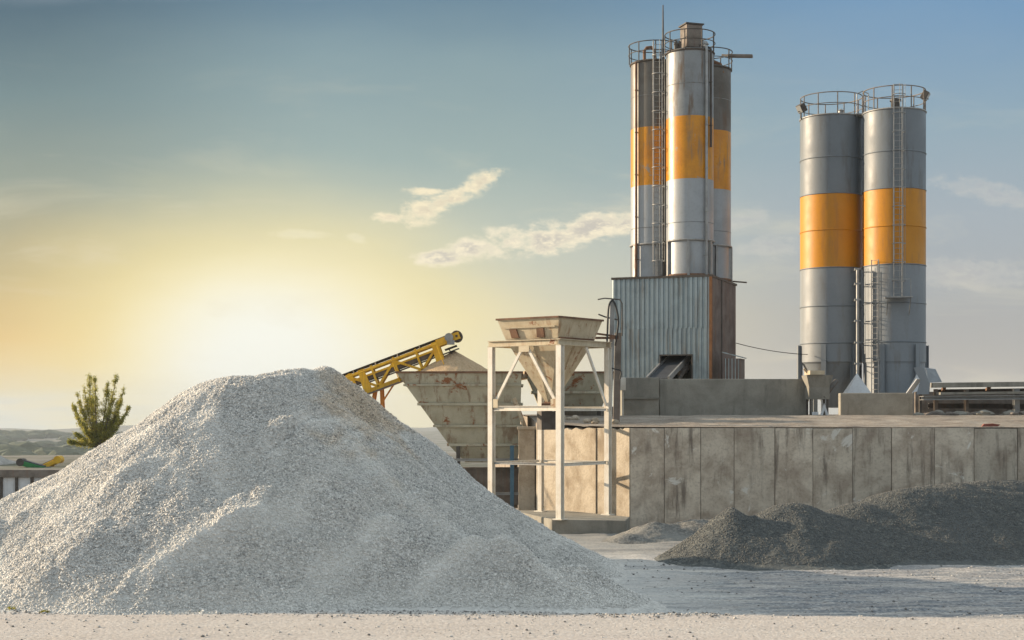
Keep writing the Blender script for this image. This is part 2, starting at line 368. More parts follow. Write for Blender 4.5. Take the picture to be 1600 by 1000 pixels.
class MB:
    def __init__(s): s.v = []; s.f = []; s.mi = []; s.sm = []; s.cur = 0; s.smooth = False
    def add(s, vs, fs, smooth=None):
        b = len(s.v); s.v += [Vector(p) for p in vs]
        for f in fs:
            s.f.append([i + b for i in f]); s.mi.append(s.cur); s.sm.append(s.smooth if smooth is None else smooth)
        return s
    def box(s, c, size, rz=0.0):
        c = Vector(c); hx, hy, hz = [v / 2 for v in size]; ca, sa = math.cos(rz), math.sin(rz)
        vs = []
        for z in (-hz, hz):
            for x, y in ((-hx, -hy), (hx, -hy), (hx, hy), (-hx, hy)):
                vs.append(c + Vector((x * ca - y * sa, x * sa + y * ca, z)))
        return s.add(vs, [(3, 2, 1, 0), (4, 5, 6, 7), (0, 1, 5, 4), (1, 2, 6, 5), (2, 3, 7, 6), (3, 0, 4, 7)])
    def beam(s, p, q, wd, ht=None, up=(0, 0, 1)):
        p, q = Vector(p), Vector(q); ht = ht or wd
        dr = (q - p).normalized(); up = Vector(up)
        if abs(dr.dot(up)) > 0.98: up = Vector((0, 1, 0))
        sx = dr.cross(up).normalized() * wd / 2; uz = sx.cross(dr).normalized() * ht / 2
        vs = [a + b for a in (p, q) for b in (-sx - uz, sx - uz, sx + uz, -sx + uz)]
        return s.add(vs, [(3, 2, 1, 0), (4, 5, 6, 7), (0, 1, 5, 4), (1, 2, 6, 5), (2, 3, 7, 6), (3, 0, 4, 7)])
    def ibeam(s, p, q, wd, ht, up=(0, 0, 1)):
        p, q = Vector(p), Vector(q); dr = (q - p).normalized(); up = Vector(up)
        if abs(dr.dot(up)) > 0.98: up = Vector((0, 1, 0))
        sx = dr.cross(up).normalized(); uz = sx.cross(dr).normalized()
        t = 0.14 * min(wd, ht)
        s.beam(p + uz * (ht / 2 - t / 2), q + uz * (ht / 2 - t / 2), wd, t, up)
        s.beam(p - uz * (ht / 2 - t / 2), q - uz * (ht / 2 - t / 2), wd, t, up)
        return s.beam(p, q, t, ht - 2 * t, up)
    def tube(s, pts, r, n=8, closed=False):
        pts = [Vector(p) for p in pts]; m = len(pts); vs = []; prev = None
        for i, p in enumerate(pts):
            if closed: dr = (pts[(i + 1) % m] - pts[i - 1])
            else: dr = (pts[min(i + 1, m - 1)] - pts[max(i - 1, 0)])
            dr.normalize()
            if prev is None:
                a = Vector((0, 0, 1)) if abs(dr.z) < 0.9 else Vector((1, 0, 0))
                u = dr.cross(a).normalized()
            else: u = (prev - dr * prev.dot(dr)).normalized()
            prev = u; vv = dr.cross(u)
            rr = r[i] if isinstance(r, (list, tuple)) else r
            vs += [p + (u * math.cos(2 * math.pi * k / n) + vv * math.sin(2 * math.pi * k / n)) * rr for k in range(n)]
        fs = []
        for i in range(m if closed else m - 1):
            j = (i + 1) % m
            for k in range(n):
                l = (k + 1) % n; fs.append((i * n + k, i * n + l, j * n + l, j * n + k))
        s.add(vs, fs, True)
        if not closed: s.add(vs[:n], [tuple(range(n))[::-1]], False); s.add(vs[-n:], [tuple(range(n))], False)
        return s
    def lathe(s, c, prof, n=48, cap=True, mats=None):
        c = Vector(c)
        for i in range(len(prof) - 1):
            vs = []
            for r, z in (prof[i], prof[i + 1]):
                vs += [c + Vector((r * math.cos(2 * math.pi * k / n), r * math.sin(2 * math.pi * k / n), z)) for k in range(n)]
            if mats: s.cur = mats[i]
            s.add(vs, [(k, (k + 1) % n, n + (k + 1) % n, n + k) for k in range(n)], True)
        if cap:
            for r, z, rev in ((prof[0][0], prof[0][1], True), (prof[-1][0], prof[-1][1], False)):
                if r > 0.01:
                    vs = [c + Vector((r * math.cos(2 * math.pi * k / n), r * math.sin(2 * math.pi * k / n), z)) for k in range(n)]
                    ix = tuple(range(n)); s.add(vs, [ix[::-1] if rev else ix], False)
        return s
    def prism(s, poly, z0, z1):
        n = len(poly); vs = [Vector((p[0], p[1], z0)) for p in poly] + [Vector((p[0], p[1], z1)) for p in poly]
        ix = tuple(range(n))
        return s.add(vs, [ix[::-1], tuple(i + n for i in ix)] + [(i, (i + 1) % n, n + (i + 1) % n, n + i) for i in range(n)])
    def extrude(s, poly, vec):
        """poly: 3D outline, vec: thickness"""
        n = len(poly); vec = Vector(vec); vs = [Vector(p) for p in poly] + [Vector(p) + vec for p in poly]
        ix = tuple(range(n))
        return s.add(vs, [ix[::-1], tuple(i + n for i in ix)] + [(i, (i + 1) % n, n + (i + 1) % n, n + i) for i in range(n)])
    def shell(s, top, bot, th, open_bottom=True):
        """open four-sided hopper with wall thickness th; top, bot: 4 corners each"""
        top = [Vector(p) for p in top]; bot = [Vector(p) for p in bot]
        ct = sum(top, Vector()) / 4; cb = sum(bot, Vector()) / 4
        ti = [p + (ct - p).normalized() * th * 1.4 for p in top]; bi = [p + (cb - p).normalized() * min(th * 1.4, (cb - p).length * 0.5) for p in bot]
        vs = top + bot + ti + bi; fs = []
        for i in range(4):
            j = (i + 1) % 4
            fs += [(4 + i, 4 + j, j, i), (8 + i, 8 + j, 12 + j, 12 + i), (i, j, 8 + j, 8 + i), (4 + i, 12 + i, 12 + j, 4 + j)]
        return s.add(vs, fs)
    def build(s, name, mat, parent=None, label=None, bevel=0.0, origin=None):
        me = bpy.data.meshes.new(name)
        off = WL[parent] if parent is not None else (Vector(origin) if origin is not None else Vector((0, 0, 0)))
        me.from_pydata([tuple(p - off) for p in s.v], [], s.f); me.validate()
        for mm in (mat if isinstance(mat, (list, tuple)) else [mat]): me.materials.append(mm)
        if len(me.polygons) == len(s.f):
            me.polygons.foreach_set('material_index', s.mi); me.polygons.foreach_set('use_smooth', s.sm)
        bm = bmesh.new(); bm.from_mesh(me); bmesh.ops.recalc_face_normals(bm, faces=bm.faces)
        bm.to_mesh(me); bm.free()
        o = bpy.data.objects.new(name, me); scene.collection.objects.link(o)
        if parent is not None: o.parent = parent
        else: o.location = off
        WL[o] = off
        if label: o['label'] = label
        if bevel:
            bv = o.modifiers.new('bevel', 'BEVEL'); bv.width = bevel; bv.segments = 2; bv.limit_method = 'ANGLE'
        return o

def tag(o, label, cat, group=None, kind=None):
    if kind: o['kind'] = kind
    if label: o['label'] = label
    if cat: o['category'] = cat
    if group: o['group'] = group
    return o
def ringpts(c, r, z, n=40, a0=0.0, a1=2 * math.pi):
    full = abs(a1 - a0 - 2 * math.pi) < 1e-6
    k = n if full else n + 1
    return [Vector((c[0] + r * math.cos(a0 + (a1 - a0) * i / n), c[1] + r * math.sin(a0 + (a1 - a0) * i / n), z)) for i in range(k)]
def fbm(x, y, z=0.0, o=5, h=0.9):
    return noise.fractal(Vector((x, y, z)), h, 2.0, o)

# ------------------------------------------------------------------ terrain
def ground_z(x, y):
    r = math.hypot(x, y)
    z = 0.0
    if r < 150 and y > 5:
        # road surface slightly proud of the rough ground behind it
        edge = 34.6 - (x + 8) * 0.085
        t = max(0.0, min(1.0, (y - edge + 0.1 + 0.25 * fbm(x * 0.5, y * 0.3)) / 0.8)); t = t * t * (3 - 2 * t)
        z -= 0.13 * t
        z += (0.06 * fbm(x * 0.22, y * 0.45, 3.0) + 0.035 * fbm(x * 1.3, y * 2.2, 5.0)) * (0.35 + 0.65 * t)
        z += 0.10 * t * fbm(x * 0.10, y * 0.5, 9.0)
    if r > 150:
        f = min(1.0, (r - 150) / 500.0); f = f * f * (3 - 2 * f)
        z -= 34 * f
        g2 = min(1.0, max(0.0, (r - 420) / 900.0))
        z += g2 * (11 * fbm(x * 0.0016, y * 0.0016, 1.7) + 5 * fbm(x * 0.007, y * 0.007, 4.0))
        z += max(0.0, (r - 3600) / 1000) * -10
    return z

def build_terrain():
    mb = MB(); mb.smooth = True
    # near field: fine grid in front of the camera, then growing rings
    xs = [-60 + 0.3 * 1 * i for i in range(401)]
    ys = []
    y = 24.0
    while y < 60: ys.append(y); y += 0.16
    while y < 150: ys.append(y); y += 0.8
    xs = []
    x = -62.0
    while x <= 62.0:
        xs.append(x); x += 0.28 if abs(x) < 17 else 1.2
    base = len(mb.v)
    vs = [(x, y, ground_z(x, y)) for y in ys for x in xs]
    nx = len(xs)
    mb.add(vs, [(j * nx + i, j * nx + i + 1, (j + 1) * nx + i + 1, (j + 1) * nx + i) for j in range(len(ys) - 1) for i in range(nx - 1)])
    x0, x1, y0, y1 = xs[0], xs[-1], ys[0], ys[-1]
    # rings around the rectangle out to the horizon
    rect = []
    n = 60
    for i in range(n): rect.append((x0 + (x1 - x0) * i / n, y1))
    for i in range(n): rect.append((x1, y1 + (y0 - y1) * i / n))
    for i in range(n): rect.append((x1 + (x0 - x1) * i / n, y0))
    for i in range(n): rect.append((x0, y0 + (y1 - y0) * i / n))
    cx, cy = 0.0, 60.0
    rings = []
    k = 1.0
    scales = [1.0]
    while scales[-1] < 45: scales.append(scales[-1] * 1.075)
    for sc_ in scales:
        rg = []
        for (px, py) in rect:
            dx, dy = px - cx, py - cy
            L = math.hypot(dx, dy); tgt = 90.0 * sc_
            f = min(1.0, (sc_ - 1) / 4.0)
            m_ = (1 - f) * sc_ + f * (tgt / L)
            X, Y = cx + dx * m_, cy + dy * m_
            rg.append((X, Y, ground_z(X, Y) - (0.02 if sc_ == 1.0 else 0)))
        rings.append(rg)
    N = len(rect); vs = [p for rg in rings for p in rg]
    mb.add(vs, [(j * N + i, j * N + (i + 1) % N, (j + 1) * N + (i + 1) % N, (j + 1) * N + i) for j in range(len(rings) - 1) for i in range(N)])
    o = mb.build('ground', M['yard'])
    o['kind'] = 'structure'
    return o
build_terrain()

# ------------------------------------------------------------------ loose heaps
def cones(cs, x, y, sh=5.0):
    """smooth maximum of cones (x, y, height, slope, tip radius [, x-stretch])"""
    acc = 0.0
    for c in cs:
        cx, cy, h, k, r0 = c[:5]; sx = c[5] if len(c) > 5 else 1.0
        dd = math.hypot((x - cx) / sx, y - cy)
        z = h - k * (math.sqrt(dd * dd + r0 * r0) - r0)
        z = max(z, -2.0)
        acc += math.exp(sh * z)
    z = math.log(acc) / sh
    # foot of the heap runs out gently
    return z

import numpy as np
def stone_mat(name, cols, warm=(0.98, 0.84, 0.69), fines_and_lit=(0.86, 0.84, 0.79)):
    m, g, b = principled(name)
    geo = g.new('ShaderNodeNewGeometry'); r = geo.outputs['Random Per Island']
    n = len(cols)
    c = g.ramp(r, [(i / (n - 1), cols[i]) for i in range(n)])
    a = g.new('ShaderNodeAttribute', attribute_name='tint', attribute_type='GEOMETRY'); tx = g.sepx(a.outputs['Color'])
    c = g.mix(g.m('MULTIPLY', tx[0], 0.9), c, g.mix(1.0, c, warm, 'MULTIPLY'))
    c = g.mix(g.m('MULTIPLY', tx[1], 0.75), c, fines_and_lit)
    nd = g.noise(coords(g), 0.35, 5, 0.6, 0.5)
    c = g.mix(g.m('MULTIPLY', g.ss(nd, 0.42, 0.66), 0.35), c, cols[len(cols) // 2])
    g.put(b.inputs['Base Color'], c); b.inputs['Roughness'].default_value = 0.9; b.inputs['Specular IOR Level'].default_value = 0.25
    return m
def cover(pile, Z, nx, keep, c0, base, tintf, mat, count, size, ymax, seed=1, hmin=0.05, big=0.0):
    """loose stones lying on the whole visible skin of a pile, one mesh"""
    rg = np.random.default_rng(seed); P = np.array([z for z in Z], dtype=np.float64)
    q = np.array([k for k in keep if P[k[0], 1] < ymax(P[k[0], 0])])
    h = P[q[:, 0], 2]
    q = q[h > hmin]
    n = count; pick = q[rg.integers(0, len(q), n)]
    u, v = rg.random((n, 1)), rg.random((n, 1))
    a, b, c, d_ = (P[pick[:, i]] for i in range(4))
    C = a * (1 - u) * (1 - v) + b * u * (1 - v) + c * u * v + d_ * (1 - u) * v
    sz = size[0] + (size[1] - size[0]) * rg.random((n, 1)) ** 2.2
    cube = np.array([(x, y, z) for z in (-1, 1) for x, y in ((-1, -1), (1, -1), (1, 1), (-1, 1))], dtype=float)
    V = cube[None] * (1 + 0.38 * rg.uniform(-1, 1, (n, 8, 3))) * sz[:, None, :] * rg.uniform(0.55, 1.15, (n, 1, 3))
    # random rotation
    qn = rg.normal(size=(n, 4)); qn /= np.linalg.norm(qn, axis=1, keepdims=True); w_, x_, y_, z_ = qn.T
    Rm = np.array([[1 - 2 * (y_ * y_ + z_ * z_), 2 * (x_ * y_ - z_ * w_), 2 * (x_ * z_ + y_ * w_)],
                   [2 * (x_ * y_ + z_ * w_), 1 - 2 * (x_ * x_ + z_ * z_), 2 * (y_ * z_ - x_ * w_)],
                   [2 * (x_ * z_ - y_ * w_), 2 * (y_ * z_ + x_ * w_), 1 - 2 * (x_ * x_ + y_ * y_)]]).transpose(2, 0, 1)
    V = np.einsum('nij,nkj->nki', Rm, V) + C[:, None, :] + np.array([0, 0, 1.0]) * sz[:, None, :] * 0.25 - np.array(c0)
    F_ = np.array([(3, 2, 1, 0), (4, 5, 6, 7), (0, 1, 5, 4), (1, 2, 6, 5), (2, 3, 7, 6), (3, 0, 4, 7)])
    idx = (F_[None] + (np.arange(n) * 8)[:, None, None]).reshape(-1)
    me = bpy.data.meshes.new('loose_stones')
    me.vertices.add(n * 8); me.vertices.foreach_set('co', V.reshape(-1))
    me.loops.add(n * 24); me.loops.foreach_set('vertex_index', idx)
    me.polygons.add(n * 6); me.polygons.foreach_set('loop_start', np.arange(n * 6) * 4); me.polygons.foreach_set('loop_total', np.full(n * 6, 4))
    me.update(calc_edges=True); me.validate()
    if tintf:
        T = np.zeros((n, 8, 4)); T[..., 3] = 1
        tv = np.array([tintf[int(k)] for k in pick[:, 0]]); T[:, :, 0] = tv[:, None, 0]; T[:, :, 1] = tv[:, None, 1]
        at_ = me.color_attributes.new('tint', 'FLOAT_COLOR', 'POINT'); at_.data.foreach_set('color', T.reshape(-1))
    me.materials.append(mat)
    o = bpy.data.objects.new('loose_stones', me); scene.collection.objects.link(o); o.parent = pile; o['kind'] = 'stuff'
M['white_stones'] = stone_mat('pale_crushed_stone', [(0.28, 0.28, 0.275), (0.50, 0.49, 0.47), (0.61, 0.595, 0.56), (0.69, 0.67, 0.635), (0.84, 0.82, 0.78)])
M['dark_stones'] = stone_mat('slate_crushed_stone', [(0.11, 0.115, 0.116), (0.135, 0.142, 0.143), (0.155, 0.16, 0.157), (0.175, 0.177, 0.167), (0.23, 0.22, 0.195)])

def heap(name, mat, cs, x0, x1, y0, y1, res, base=lambda x, y: ground_z(x, y), rough=0.06, rill=0.08, seed=0.0, sh=5.0, extra=None, label=None, cat=None, tintf=None, foot=0.25, hcut=-0.06, warp=0.22, stones_=None):
    nx = int((x1 - x0) / res) + 1; ny = int((y1 - y0) / res) + 1
    Z = []
    for j in range(ny):
        for i in range(nx):
            x = x0 + i * res; y = y0 + j * res
            wx = x + warp * fbm(x * 0.35, y * 0.35, seed + 2); wy = y + warp * fbm(x * 0.35, y * 0.35, seed + 8)
            z = cones(cs, wx, wy, sh)
            z = foot * math.log(1 + math.exp(min(40, z / foot))) - 0.10      # soft foot
            a = min(1.0, max(0.0, z * 2.0))
            # rills run down the slope: noise stretched along the fall line of the nearest cone
            bi = max(cs, key=lambda c: c[2] - c[3] * math.hypot(x - c[0], y - c[1]))
            ang = math.atan2(y - bi[1], x - bi[0]); dd = math.hypot(x - bi[0], y - bi[1])
            z += a * rill * fbm(ang * 4.0 + bi[0], dd * 0.16, seed + 5, 4) * min(1.0, dd / 2.0)
            z += a * rough * fbm(x * 1.4, y * 1.4, seed, 6, 0.7)
            if extra: z = extra(x, y, z)
            Z.append((x, y, base(x, y) + z))
    keep = []
    for j in range(ny - 1):
        for i in range(nx - 1):
            q = (j * nx + i, j * nx + i + 1, (j + 1) * nx + i + 1, (j + 1) * nx + i)
            if max(Z[k][2] - base(Z[k][0], Z[k][1]) for k in q) > hcut: keep.append(q)
    used = sorted({k for q in keep for k in q}); mp = {k: n for n, k in enumerate(used)}
    mb = MB(); mb.smooth = True
    mb.add([Z[k] for k in used], [tuple(mp[k] for k in q) for q in keep])
    c0 = Vector((cs[0][0], cs[0][1], 0))
    o = mb.build(name, mat, None, origin=c0)
    TT = {k: tintf(*Z[k]) for k in used} if tintf else None
    if stones_: cover(o, Z, nx, keep, c0, base, TT, **stones_)
    if tintf:
        ca = o.data.color_attributes.new('tint', 'FLOAT_COLOR', 'POINT')
        for n, k in enumerate(used):
            r_, g_ = TT[k]; ca.data[n].color = (r_, g_, 0, 1)
    if label: tag(o, label, cat)
    return o, (Z, nx, ny, x0, y0, res)

def sstep(v, a, b):
    t = max(0.0, min(1.0, (v - a) / (b - a))); return t * t * (3 - 2 * t)
def seg_dist(x, y, pts):
    best = (1e9, 0, 0)
    for i in range(len(pts) - 1):
        ax, ay = pts[i]; bx, by = pts[i + 1]; dx, dy = bx - ax, by - ay
        t = max(0.0, min(1.0, ((x - ax) * dx + (y - ay) * dy) / (dx * dx + dy * dy)))
        qx, qy = ax + dx * t, ay + dy * t; dd = math.hypot(x - qx, y - qy)
        if dd < best[0]: best = (dd, dx * (y - ay) - dy * (x - ax), (i + t) / (len(pts) - 1))
    return best

MAIN = [(-7.99, 42.52, 5.82, 0.76, 1.30), (-6.53, 42.59, 5.90, 0.76, 0.80), (-5.63, 44.47, 6.21, 0.82, 0.35), (-6.42, 42.44, 5.44, 0.74, 0.30), (-6.5, 44.2, 6.12, 0.8, 0.9), (-7.2, 43.6, 5.9, 0.8, 0.9), (-10.68, 42.01, 4.30, 0.74, 0.80), (-12.94, 41.78, 2.95, 0.64, 0.80), (-17.32, 41.74, 2.25, 0.53, 1.00),
        (-1.55, 42.71, 2.94, 0.66, 0.30), (0.41, 44.98, 1.58, 0.58, 0.30), (1.58, 36.55, 0.99, 0.52, 0.30), (-0.25, 36.75, 1.62, 0.84, 0.06), (-0.9, 36.65, 1.55, 0.84, 0.08), (-3.2, 37.4, 2.05, 0.84, 0.1), (1.3, 36.3, 0.95, 0.7, 0.06), (-2.38, 38.90, 2.67, 0.70, 0.25), (-6.6, 37.8, 1.75, 0.81, 0.08),
        (-7.7, 36.5, 1.05, 0.8, 0.08), (-8.6, 35.9, 0.75, 0.72, 0.08), (-9.71, 37.75, 1.61, 0.73, 0.15), (-12.23, 36.38, 1.00, 0.70, 0.10), (-7.86, 38.4, 2.35, 0.68, 0.30), (-6.2, 35.15, 0.62, 1.0, 0.03), (-13.92, 38.80, 2.10, 0.68, 0.10), (-15.73, 37.94, 0.91, 0.68, 0.10)]
SCARP = [(-5.0, 41.9), (-5.1, 41.2), (-5.5, 40.85), (-5.95, 39.9), (-6.4, 39.2), (-6.75, 38.5)]
RIDGES = [([(-6.2, 36.6), (-7.4, 35.7), (-8.8, 34.8)], 0.62, 0.8, 0.9), ([(-10.0, 36.6), (-11.2, 35.6)], 0.36, 0.4, 0.7), ([(-11.2, 36.2), (-12.2, 35.3)], 0.3, 0.35, 0.6),
          ([(-10.2, 35.8), (-11.3, 34.9)], 0.34, 0.35, 0.6), ([(-1.1, 37.0), (-1.7, 36.2), (-2.5, 35.2)], 0.34, 0.6, 0.7), ([(0.1, 37.0), (0.7, 36.0), (1.1, 35.4)], 0.26, 0.5, 0.5),
          ([(-9.3, 38.6), (-10.6, 37.9)], 0.24, 0.4, 0.8), ([(-3.3, 39.8), (-3.6, 38.6), (-4.6, 37.2)], 0.3, 0.6, 0.8), ([(-6.4, 42.2), (-7.6, 41.4), (-8.8, 40.6)], 0.22, 0.6, 0.9), ([(-3.9, 42.6), (-3.0, 41.2), (-2.6, 39.9)], 0.2, 0.6, 0.6),
          ([(-12.3, 39.2), (-13.6, 38.2)], 0.26, 0.4, 0.7)]
def main_extra(x, y, z):
    for pl, amp, wu, wl in RIDGES:
        dd, side, t = seg_dist(x, y, pl)
        if dd < 4:
            z += amp * (0.25 + 0.75 * math.sin(math.pi * min(1, max(0, 0.12 + 0.88 * t)))) * math.exp(-(math.sqrt(dd * dd + 0.002)) / (wu if side < 0 else wl)) * min(1.0, max(0.0, z * 2 + 0.25))
    dd, side, t = seg_dist(x, y, SCARP)
    if dd < 1.2:
        f = math.sin(math.pi * min(1, max(0, t))) ** 0.6
        s = dd if side < 0 else -dd
        z += 0.15 * f * sstep(s, -0.03, 0.04) * (1 - sstep(dd, 0.3, 1.2)) * (1 if s > 0 else 1)
    if dd < 0.5: z -= 0.15 * math.sin(math.pi * min(1, max(0, t))) * math.exp(-(dd / 0.10) ** 2)
    return z
FINES_AND_LIT = [([(-6.2, 36.6), (-7.4, 35.7), (-8.8, 34.8)], 0.45), ([(-4.2, 40.0), (-3.3, 38.9), (-2.2, 37.9), (-0.9, 37.0), (0.3, 36.6)], 0.30), ([(-0.9, 36.8), (-1.7, 36.0), (-2.4, 35.1)], 0.4), ([(0.3, 36.6), (1.2, 35.7), (1.9, 35.1)], 0.3), ([(-9.3, 38.6), (-10.6, 37.9)], 0.25), ([(-5.6, 40.4), (-4.4, 41.4)], 0.3), ([(-3.2, 37.5), (-3.8, 36.3), (-4.6, 35.2)], 0.3)]  # pale powder lines; the first one paints the sunlit wedge
def main_tint(x, y, z):
    # damp brownish slip below the right crown
    n = fbm(x * 0.9, y * 0.9, z * 0.9, 5) * 0.5
    dx = (x + 4.3) / 1.25; dz = (z - 4.9) / 1.6
    a = 1 - sstep(math.hypot(dx + 0.3 * (z - 5), dz) + n * 1.6, 0.3, 1.25)
    # powder at the foot, on lobe crests, in long runs; sunlit wedge painted pale
    b = 0.6 * (1 - sstep(z + 0.25 * n, 0.15, 0.6))
    for pl, wd in FINES_AND_LIT:
        b = max(b, math.exp(-(seg_dist(x + 0.3 * n, y, pl)[0] / wd) ** 2))
    run = fbm(x * 0.9 + 0.5 * y * (1 if x < -6 else -1) * 0.9, y * 0.16, 3.3, 4)
    b = max(b, 0.75 * sstep(run + 0.3 * n, 0.12, 0.6)) * (0.7 + 0.6 * n)
    b = min(1.0, max(0.0, b))
    return a, b
heap('gravel_pile', M['white_gravel'], MAIN, -24.0, 6.0, 32.6, 51.5, 0.085, rough=0.026, rill=0.10, seed=1.0, sh=10.0, extra=main_extra, tintf=main_tint, foot=0.16,
     stones_=dict(mat=M['white_stones'], count=300000, size=(0.008, 0.025), hmin=-0.04, ymax=lambda x: 46.0),
     label='huge pale grey gravel pile filling the left foreground', cat='gravel pile')

DARK = [(7.05, 47.1, 1.78, 0.72, 0.08), (9.2, 47.9, 1.88, 0.60, 0.7), (11.6, 49.3, 1.72, 0.56, 0.9), (13.3, 50.3, 2.10, 0.56, 0.9), (14.4, 50.8, 2.3, 0.58, 0.9), (15.4, 51.2, 2.40, 0.58, 0.9),
        (16.6, 51.6, 2.44, 0.58, 0.9), (17.8, 51.9, 2.42, 0.58, 0.9), (19.8, 52.3, 2.35, 0.58, 0.9), (22.5, 52.6, 2.1, 0.6, 0.9), (13.1, 48.7, 1.25, 0.6, 0.1), (9.0, 46.4, 0.75, 0.55, 0.2), (7.75, 46.7, 1.5, 0.78, 0.04), (11.2, 47.4, 0.9, 0.6, 0.15), (14.8, 49.4, 1.25, 0.62, 0.12), (17.6, 50.0, 1.3, 0.6, 0.15)]
heap('dark_gravel_pile', M['dark_gravel'], DARK, 2.5, 27.0, 42.5, 57.0, 0.1, rough=0.02, rill=0.035, seed=21.0, sh=7.0, foot=0.12, stones_=dict(mat=M['dark_stones'], count=110000, size=(0.007, 0.018), ymax=lambda x: 53.0, seed=4, hmin=-0.03),
     label='long dark slate grey gravel pile in front of the retaining wall', cat='gravel pile')
MOUND = [(5.2, 54.6, 0.85, 0.46, 0.1), (6.7, 55.3, 0.75, 0.42, 0.3), (7.9, 55.6, 0.8, 0.42, 0.3), (4.1, 53.2, 0.3, 0.35, 0.2)]
heap('small_gravel_mound', M['grey_mound'], MOUND, 1.0, 11.0, 50.0, 58.6, 0.09, rough=0.06, rill=0.05, seed=31.0, foot=0.07,
     label='low grey mound of grit at the corner of the retaining wall', cat='gravel mound')

# loose stones strewn over the road and at the foot of the piles: nobody could count them
def stones():
    mb = MB()
    ico = [(0, 0, 1), (0.9, 0, 0.3), (0.25, 0.85, 0.3), (-0.75, 0.5, 0.35), (-0.7, -0.55, 0.3), (0.3, -0.85, 0.35), (0.7, 0.5, -0.4), (-0.3, 0.85, -0.4), (-0.9, 0, -0.4), (-0.3, -0.85, -0.4), (0.7, -0.5, -0.4), (0, 0, -0.8)]
    fs = [(0, 1, 2), (0, 2, 3), (0, 3, 4), (0, 4, 5), (0, 5, 1), (1, 6, 2), (2, 7, 3), (3, 8, 4), (4, 9, 5), (5, 10, 1), (2, 6, 7), (3, 7, 8), (4, 8, 9), (5, 9, 10), (1, 10, 6), (11, 7, 6), (11, 8, 7), (11, 9, 8), (11, 10, 9), (11, 6, 10)]
    rnd = random.Random(3)
    for i in range(5200):
        k = rnd.random()
        if k < 0.55: x = rnd.uniform(-14, 5); y = 34.2 - (x + 8) * 0.03 + abs(rnd.gauss(0, 0.5)) * rnd.choice((1, -0.8))
        elif k < 0.75: x = rnd.uniform(-14, 14); y = rnd.uniform(29, 36)
        else: x = rnd.uniform(3, 18); y = rnd.uniform(34, 47)
        r = 0.012 + 0.03 * rnd.random() ** 3
        a = rnd.uniform(0, 6.28); sx, sy, sz = r * rnd.uniform(0.8, 1.5), r * rnd.uniform(0.7, 1.2), r * rnd.uniform(0.5, 0.9)
        z = ground_z(x, y)
        vs = []
        for p in ico:
            px, py, pz = p[0] * sx * rnd.uniform(0.8, 1.2), p[1] * sy, p[2] * sz
            vs.append((x + px * math.cos(a) - py * math.sin(a), y + px * math.sin(a) + py * math.cos(a), z + pz + sz * 0.5))
        mb.cur = 1 if rnd.random() < 0.3 else 0
        mb.add(vs, fs)
    m1 = surf('pale_stone', (0.55, 0.53, 0.5), (0.35, 0.34, 0.33), 5, 0.8, rough=0.9, bmp=0)
    m2 = surf('dark_stone', (0.22, 0.21, 0.2), (0.12, 0.12, 0.12), 5, 0.8, rough=0.9, bmp=0)
    o = mb.build('gravel', [m1, m2])
    tag(o, 'loose pale stones strewn over the road and round the foot of the piles', 'gravel', kind='stuff')
stones()

# weeds at the foot of the big pile
leafm = M['leaf']
def weed(x, y, r, label):
    mb = MB(); rnd = random.Random(int(x * 100))
    z0 = ground_z(x, y) - 0.02
    for i in range(70):
        a = rnd.uniform(0, 6.28); l = r * rnd.uniform(0.5, 1.1); wd = 0.014; h = r * rnd.uniform(0.25, 0.6)
        bx, by = x + rnd.gauss(0, r * 0.3), y + rnd.gauss(0, r * 0.3)
        dx, dy = math.cos(a), math.sin(a)
        mid_ = (bx + dx * l * 0.5, by + dy * l * 0.5, z0 + h); tip = (bx + dx * l, by + dy * l, z0 + h * 0.8)
        mb.add([(bx - dy * wd, by + dx * wd, z0), (bx + dy * wd, by - dx * wd, z0), (mid_[0] + dy * wd, mid_[1] - dx * wd, mid_[2]), (mid_[0] - dy * wd, mid_[1] + dx * wd, mid_[2]), tip],
               [(0, 1, 2, 3), (3, 2, 4)])
    o = mb.build('weed', leafm, None, origin=(x, y, z0))
    tag(o, label, 'weed', 'weeds at the foot of the big pile')
for px, py, r, lb in ((22, 952, 0.17, 'small green weed on the road edge at the far left'), (70, 957, 0.12, 'tiny weed tuft, second from the left on the road edge'),
                      (111, 953, 0.14, 'green weed under the left spur of the gravel pile'), (318, 958, 0.12, 'weed tuft left of the small gravel cone, below the middle spur')):
    Y = H * F / (py - HY)
    weed((px - 800) / F * Y, Y, r, lb)

